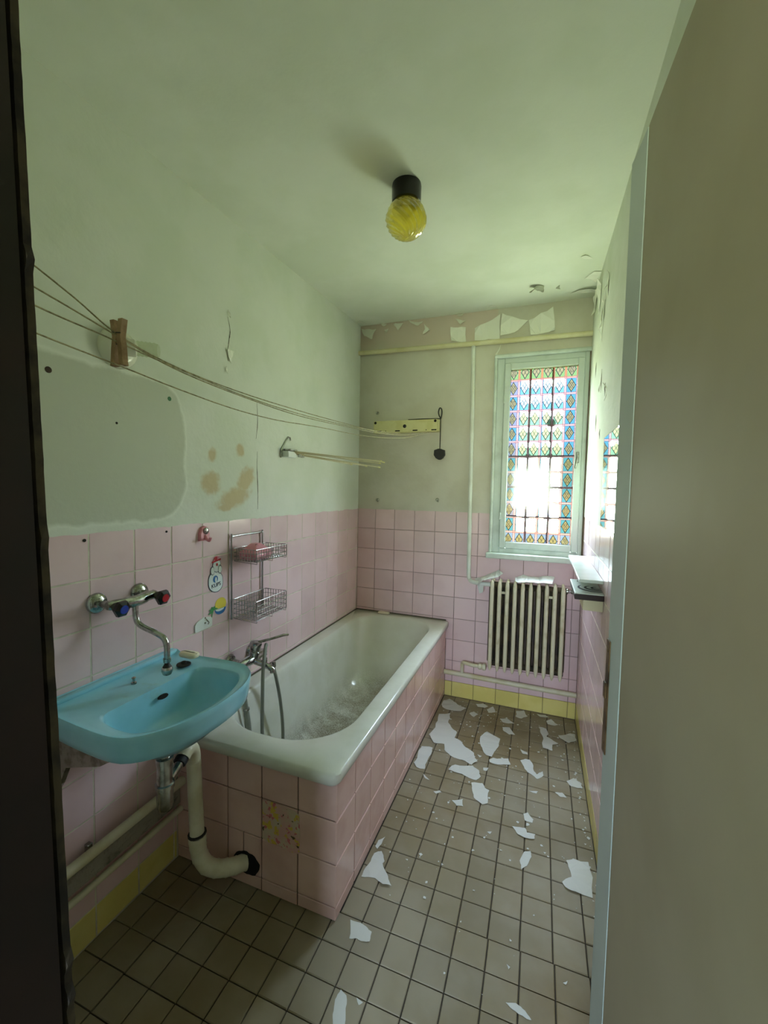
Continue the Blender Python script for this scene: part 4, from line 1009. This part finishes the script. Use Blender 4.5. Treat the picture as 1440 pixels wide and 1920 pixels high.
for yy, zz_, ln in ((2.244, 2.43, .07), (2.36, 2.02, .10), (2.20, 1.95, .06), (2.32, 1.76, .05), (2.50, 1.84, .09), (2.62, 2.15, .08)):
    bm = B(); P_ = smooth_path([(W - .0022, yy + random.uniform(-.006, .006), zz_ + ln * (q / 3 - .5)) for q in range(4)], 4)
    tube(bm, P_, [max(.0004, .0026 * (1 - abs(2 * i / len(P_) - 1))) for i in range(len(P_))], 5); obj('crack', bm, 'mould', wall_right)
crack([(1.502, 2.20), (1.510, 2.15), (1.503, 2.10), (1.500, 2.06)], .0022, 1); crack([(1.694, 1.885), (1.70, 1.78), (1.696, 1.70)], .0016, 2); crack([(1.704, 1.64), (1.70, 1.56), (1.708, 1.45), (1.706, 1.36)], .0016, 3)

# sheets of paint lying on the radiator
for i, (lab, P_, z) in enumerate((('white curled paint sheet hanging off the left end of the radiator', [(.895, D - .03, .862), (.985, D - .03, .905), (1.055, D - .05, .942), (1.085, D - .07, .915), (1.02, D - .115, .895), (.965, D - .12, .878), (.93, D - .115, .835)], 0),
                               ('white paint sheet lying on top of the radiator ribs', [(1.16, D - .06, .900), (1.21, D - .05, .925), (1.30, D - .05, .918), (1.40, D - .05, .922), (1.385, D - .12, .896), (1.30, D - .13, .896), (1.22, D - .13, .893), (1.17, D - .12, .890)], 0),
                               ('yellowish paint scrap hanging below the paint sheet beside the radiator', [(.925, D - .10, .842), (.965, D - .10, .850), (.962, D - .105, .800), (.94, D - .105, .792)], 0))):
    bm = B(); flake_mesh(bm, P_, (0, -.6, .8) if i < 2 else (0, -1, 0), .02, .001, .3, 2, 90 + i); o = obj('paint_sheet', bm, 'paint_flake'); tag(o, lab, 'paint flake', 'paint flakes on the radiator')

# ================================================================== PAINT FLAKES ON THE FLOOR
FL = {
 'A': ('pale paint flake in the far corner by the bath panel', [(0.716, 2.825), (0.748, 2.869), (0.815, 2.813), (0.879, 2.772), (0.855, 2.726), (0.786, 2.717), (0.727, 2.738), (0.716, 2.761)]),
 'B': ('largest paint sheet on the floor, long and jagged beside the bath', [(0.725, 2.641), (0.795, 2.673), (0.801, 2.569), (0.838, 2.513), (0.874, 2.480), (0.871, 2.420), (0.914, 2.399), (0.949, 2.352), (1.002, 2.315), (1.013, 2.264), (1.032, 2.240), (1.005, 2.208), (0.951, 2.228), (0.882, 2.244), (0.840, 2.284), (0.829, 2.334), (0.769, 2.321), (0.722, 2.394), (0.740, 2.482)]),
 'C': ('shield shaped paint flake right of the largest sheet', [(1.014, 2.491), (1.045, 2.550), (1.126, 2.511), (1.126, 2.437), (1.106, 2.370), (1.099, 2.318), (1.068, 2.318), (1.045, 2.356), (1.025, 2.408)]),
 'D': ('flat oblong paint flake below the shield shaped one', [(1.087, 2.283), (1.106, 2.308), (1.186, 2.329), (1.200, 2.282), (1.135, 2.266), (1.092, 2.264)]),
 'E': ('broad paint flake in front of the largest sheet', [(0.898, 2.115), (0.924, 2.169), (1.007, 2.201), (1.048, 2.176), (1.064, 2.126), (1.043, 2.096), (1.017, 2.099), (0.970, 2.115)]),
 'E2': ('ragged square paint flake in front of the broad one', [(1.025, 2.069), (1.077, 2.086), (1.093, 2.058), (1.116, 2.042), (1.118, 1.958), (1.096, 1.938), (1.053, 1.967), (1.038, 2.010)]),
 'F': ('hook shaped paint flake in the middle of the far floor', [(1.247, 2.349), (1.296, 2.358), (1.315, 2.323), (1.318, 2.284), (1.333, 2.260), (1.362, 2.292), (1.365, 2.263), (1.334, 2.220), (1.316, 2.243), (1.287, 2.261), (1.271, 2.285)]),
 'G': ('tall notched paint flake below the right end of the radiator', [(1.340, 2.727), (1.384, 2.724), (1.397, 2.675), (1.384, 2.643), (1.422, 2.607), (1.448, 2.593), (1.415, 2.561), (1.414, 2.507), (1.363, 2.510), (1.367, 2.610), (1.350, 2.669)]),
 'H': ('small slanted paint flake below the middle of the radiator', [(1.129, 2.640), (1.171, 2.650), (1.206, 2.590), (1.168, 2.581), (1.139, 2.602)]),
 'I': ('thin triangular paint flake below the middle of the radiator', [(1.106, 2.740), (1.149, 2.757), (1.195, 2.717), (1.124, 2.702)]),
 'J': ('spiky pale flake against the foot of the right wall', [(1.475, 2.260), (1.511, 2.303), (1.542, 2.278), (1.547, 2.234), (1.522, 2.229), (1.496, 2.232)]),
 'K': ('greyish paint flake touching the yellow skirting tiles', [(0.933, 2.858), (0.978, 2.885), (1.015, 2.866), (0.995, 2.835), (0.949, 2.834)]),
 'L': ('crumpled paint flake under the left end of the radiator', [(1.012, 2.822), (1.047, 2.875), (1.069, 2.810), (1.026, 2.784)]),
 'M': ('small pale flake between the far corner and the radiator', [(0.910, 2.728), (0.935, 2.763), (0.966, 2.736), (0.942, 2.695)]),
 'N': ('grey flat flake on the darkened tiles below the radiator', [(1.197, 2.878), (1.245, 2.900), (1.270, 2.838), (1.235, 2.793), (1.198, 2.801)]),
 'O': ('white sliver against the yellow tiles below the radiator', [(1.327, 2.888), (1.379, 2.900), (1.401, 2.880), (1.350, 2.862)]),
 'P': ('pale flake near the far right corner', [(1.385, 2.825), (1.414, 2.850), (1.455, 2.810), (1.434, 2.787), (1.392, 2.791)]),
 'Q': ('greenish grey flake at the right wall below the radiator', [(1.451, 2.684), (1.512, 2.722), (1.546, 2.729), (1.551, 2.667), (1.506, 2.617), (1.463, 2.650)]),
 'R': ('narrow paint strip in the middle of the far floor', [(1.243, 2.449), (1.281, 2.435), (1.285, 2.414), (1.257, 2.414)]),
 'S': ('tiny triangular flake at the tip of the largest sheet', [(1.020, 2.312), (1.046, 2.305), (1.036, 2.290)]),
 'T': ('small flake beside the broad one', [(1.066, 2.210), (1.092, 2.219), (1.086, 2.190), (1.070, 2.187)]),
 'U': ('whitish flake pressed against the foot of the bath panel', [(0.712, 2.267), (0.735, 2.270), (0.775, 2.273), (0.781, 2.212), (0.774, 2.135), (0.779, 2.081), (0.736, 2.077), (0.712, 2.107), (0.711, 2.193)]),
 'V': ('small curled scrap in front of the flake by the bath', [(0.781, 2.041), (0.824, 2.007), (0.797, 2.015)]),
 'X': ('small crumpled square flake left of the floor centre', [(0.957, 1.914), (1.005, 1.940), (1.014, 1.893), (0.984, 1.888)]),
 'a': ('bright white flake lying across a joint right of the floor centre', [(1.235, 1.860), (1.289, 1.871), (1.297, 1.848), (1.331, 1.851), (1.327, 1.821), (1.291, 1.812), (1.260, 1.822)]),
 'b': ('small white flake just behind the bright white one', [(1.278, 1.951), (1.297, 1.965), (1.322, 1.934), (1.318, 1.913), (1.287, 1.915)]),
 'c': ('curled oval flake in front of the bright white one', [(1.289, 1.740), (1.314, 1.755), (1.318, 1.728), (1.302, 1.677), (1.282, 1.652), (1.274, 1.692)]),
 'd': ('big white sheet half hidden behind the open door', [(1.447, 1.757), (1.475, 1.782), (1.529, 1.776), (1.530, 1.627), (1.484, 1.627), (1.440, 1.633), (1.429, 1.656), (1.463, 1.690), (1.458, 1.722)]),
 'e': ('small white flake leaning at the bath panel', [(0.714, 1.541), (0.715, 1.573), (0.736, 1.600), (0.734, 1.560), (0.727, 1.531)]),
 'f': ('large triangular white flake near the corner of the bath', [(0.724, 1.505), (0.750, 1.520), (0.774, 1.489), (0.770, 1.478), (0.810, 1.431), (0.835, 1.399), (0.803, 1.392), (0.766, 1.409), (0.716, 1.393), (0.716, 1.440)]),
 'g': ('square white flake with a notch in front of the bath corner', [(0.744, 1.235), (0.777, 1.238), (0.802, 1.235), (0.827, 1.226), (0.832, 1.195), (0.803, 1.186), (0.788, 1.189), (0.766, 1.180)]),
 'h': ('long upright white flake at the bottom of the view', [(0.799, 1.016), (0.804, 1.043), (0.825, 1.036), (0.840, 1.000), (0.853, 0.970), (0.825, 0.955), (0.808, 0.983)]),
 'i': ('tiny white triangle near the long upright flake', [(0.854, 1.043), (0.876, 1.039), (0.867, 1.029)]),
 'j': ('slanted white flake at the bottom right near the door', [(1.259, 1.189), (1.286, 1.198), (1.312, 1.189), (1.329, 1.173), (1.317, 1.171), (1.280, 1.179)]),
 'k': ('tiny white chip close to the door edge', [(1.416, 1.302), (1.429, 1.312), (1.424, 1.300)]),
 'l': ('tiny curled chip in the middle of the near floor', [(1.254, 1.291), (1.265, 1.287), (1.260, 1.278)]),
 'm': ('small pointed flake near the right wall', [(1.417, 2.152), (1.451, 2.166), (1.470, 2.138), (1.441, 2.132)]),
 'n': ('brownish sliver left of the small pointed flake', [(1.297, 2.118), (1.340, 2.131), (1.332, 2.111)]),
 'o': ('small almond shaped flake in front of the bath', [(0.862, 1.935), (0.890, 1.956), (0.899, 1.947), (0.878, 1.926)]),
 'p': ('tiny flat chip left of the bright white flake', [(1.136, 1.788), (1.154, 1.796), (1.148, 1.780)])}
for i, (k, (lab, P_)) in enumerate(FL.items()):
    A_ = max(x for x, y in P_) - min(x for x, y in P_)
    bm = B(); flake_mesh(bm, [(x, y, .0006) for x, y in P_], (0, 0, 1), min(.012, A_ * .09), .0008, .30, 2 if A_ > .03 else 1, 100 + i)
    o = obj('paint_flake', bm, 'paint_flake'); tag(o, lab, 'paint flake', 'paint flakes on the floor')
# crumbs nobody could count, and dirt in the tub
bm = B(); rnd = random.Random(3)
def crumb(x, y, z, s):
    a = rnd.uniform(0, 6.28); n = rnd.choice((3, 4, 5)); vs = [bm.verts.new((x + math.cos(a + 2 * PI * q / n) * s * rnd.uniform(.5, 1.1), y + math.sin(a + 2 * PI * q / n) * s * rnd.uniform(.5, 1.1), z + rnd.uniform(.0004, .003))) for q in range(n)]
    t_ = bm.verts.new((x, y, z + .0002)); bm.faces.new(vs)
    for q in range(n): bm.faces.new((vs[q], vs[(q + 1) % n], t_))
for k in range(330):
    y = .9 + 1.98 * rnd.random() ** .38; x = rnd.uniform(.73, 1.55)
    crumb(x, y, .0005, rnd.choice((.002, .003, .003, .004, .006, .008)))
for k in range(70): crumb(1.52 + .03 * rnd.random(), rnd.uniform(1.5, 2.85), .0005, rnd.choice((.003, .005, .008)))
o = obj('paint_crumbs', bm, 'paint_flake'); o['kind'] = 'stuff'; tag(o, 'fine paint crumbs scattered over the floor tiles', 'paint crumbs')
bm = B()
for k in range(700):
    x = .38 + rnd.gauss(0, .07); y = rnd.uniform(1.5, 2.45)
    if .23 < x < .50: crumb(x, y, .1445 if (x < .29 or x > .43 or y > 2.3 or y < 1.6) else .136, rnd.choice((.0012, .0015, .002, .003)))
o = obj('tub_debris', bm, 'grit'); o['kind'] = 'stuff'; tag(o, 'grit and flakes on the bottom of the bathtub', 'debris')
for i, (lab, x, y, z, s) in enumerate((('pale flake on the far slope of the bathtub', .40, 2.46, .1465, .04), ('cream flake on the bottom of the bathtub', .46, 2.36, .148, .028))):
    bm = B(); flake_mesh(bm, [(x + math.cos(a) * s * f_, y + math.sin(a) * s * .7 * f_, z) for a, f_ in ((0, 1), (1, .8), (2.1, 1), (3.2, .9), (4.2, 1), (5.3, .8))], (0, 0, 1), .004, .0008, .3, 2, 300 + i); o = obj('paint_flake', bm, 'paint_flake'); tag(o, lab, 'paint flake', 'paint flakes in the tub')
bm = B(); loft(bm, [rrect(.195 + i, .285 - i, 2.855 + i, 2.895 - i, .018 - i * .5, z, 5) for i, z in ((.006, .5465), (0, .551), (0, .556), (.008, .561))])
o = obj('soap_piece', bm, 'soap_cream', None, 50); tag(o, 'flat white piece of soap on the far rim of the bathtub', 'soap')
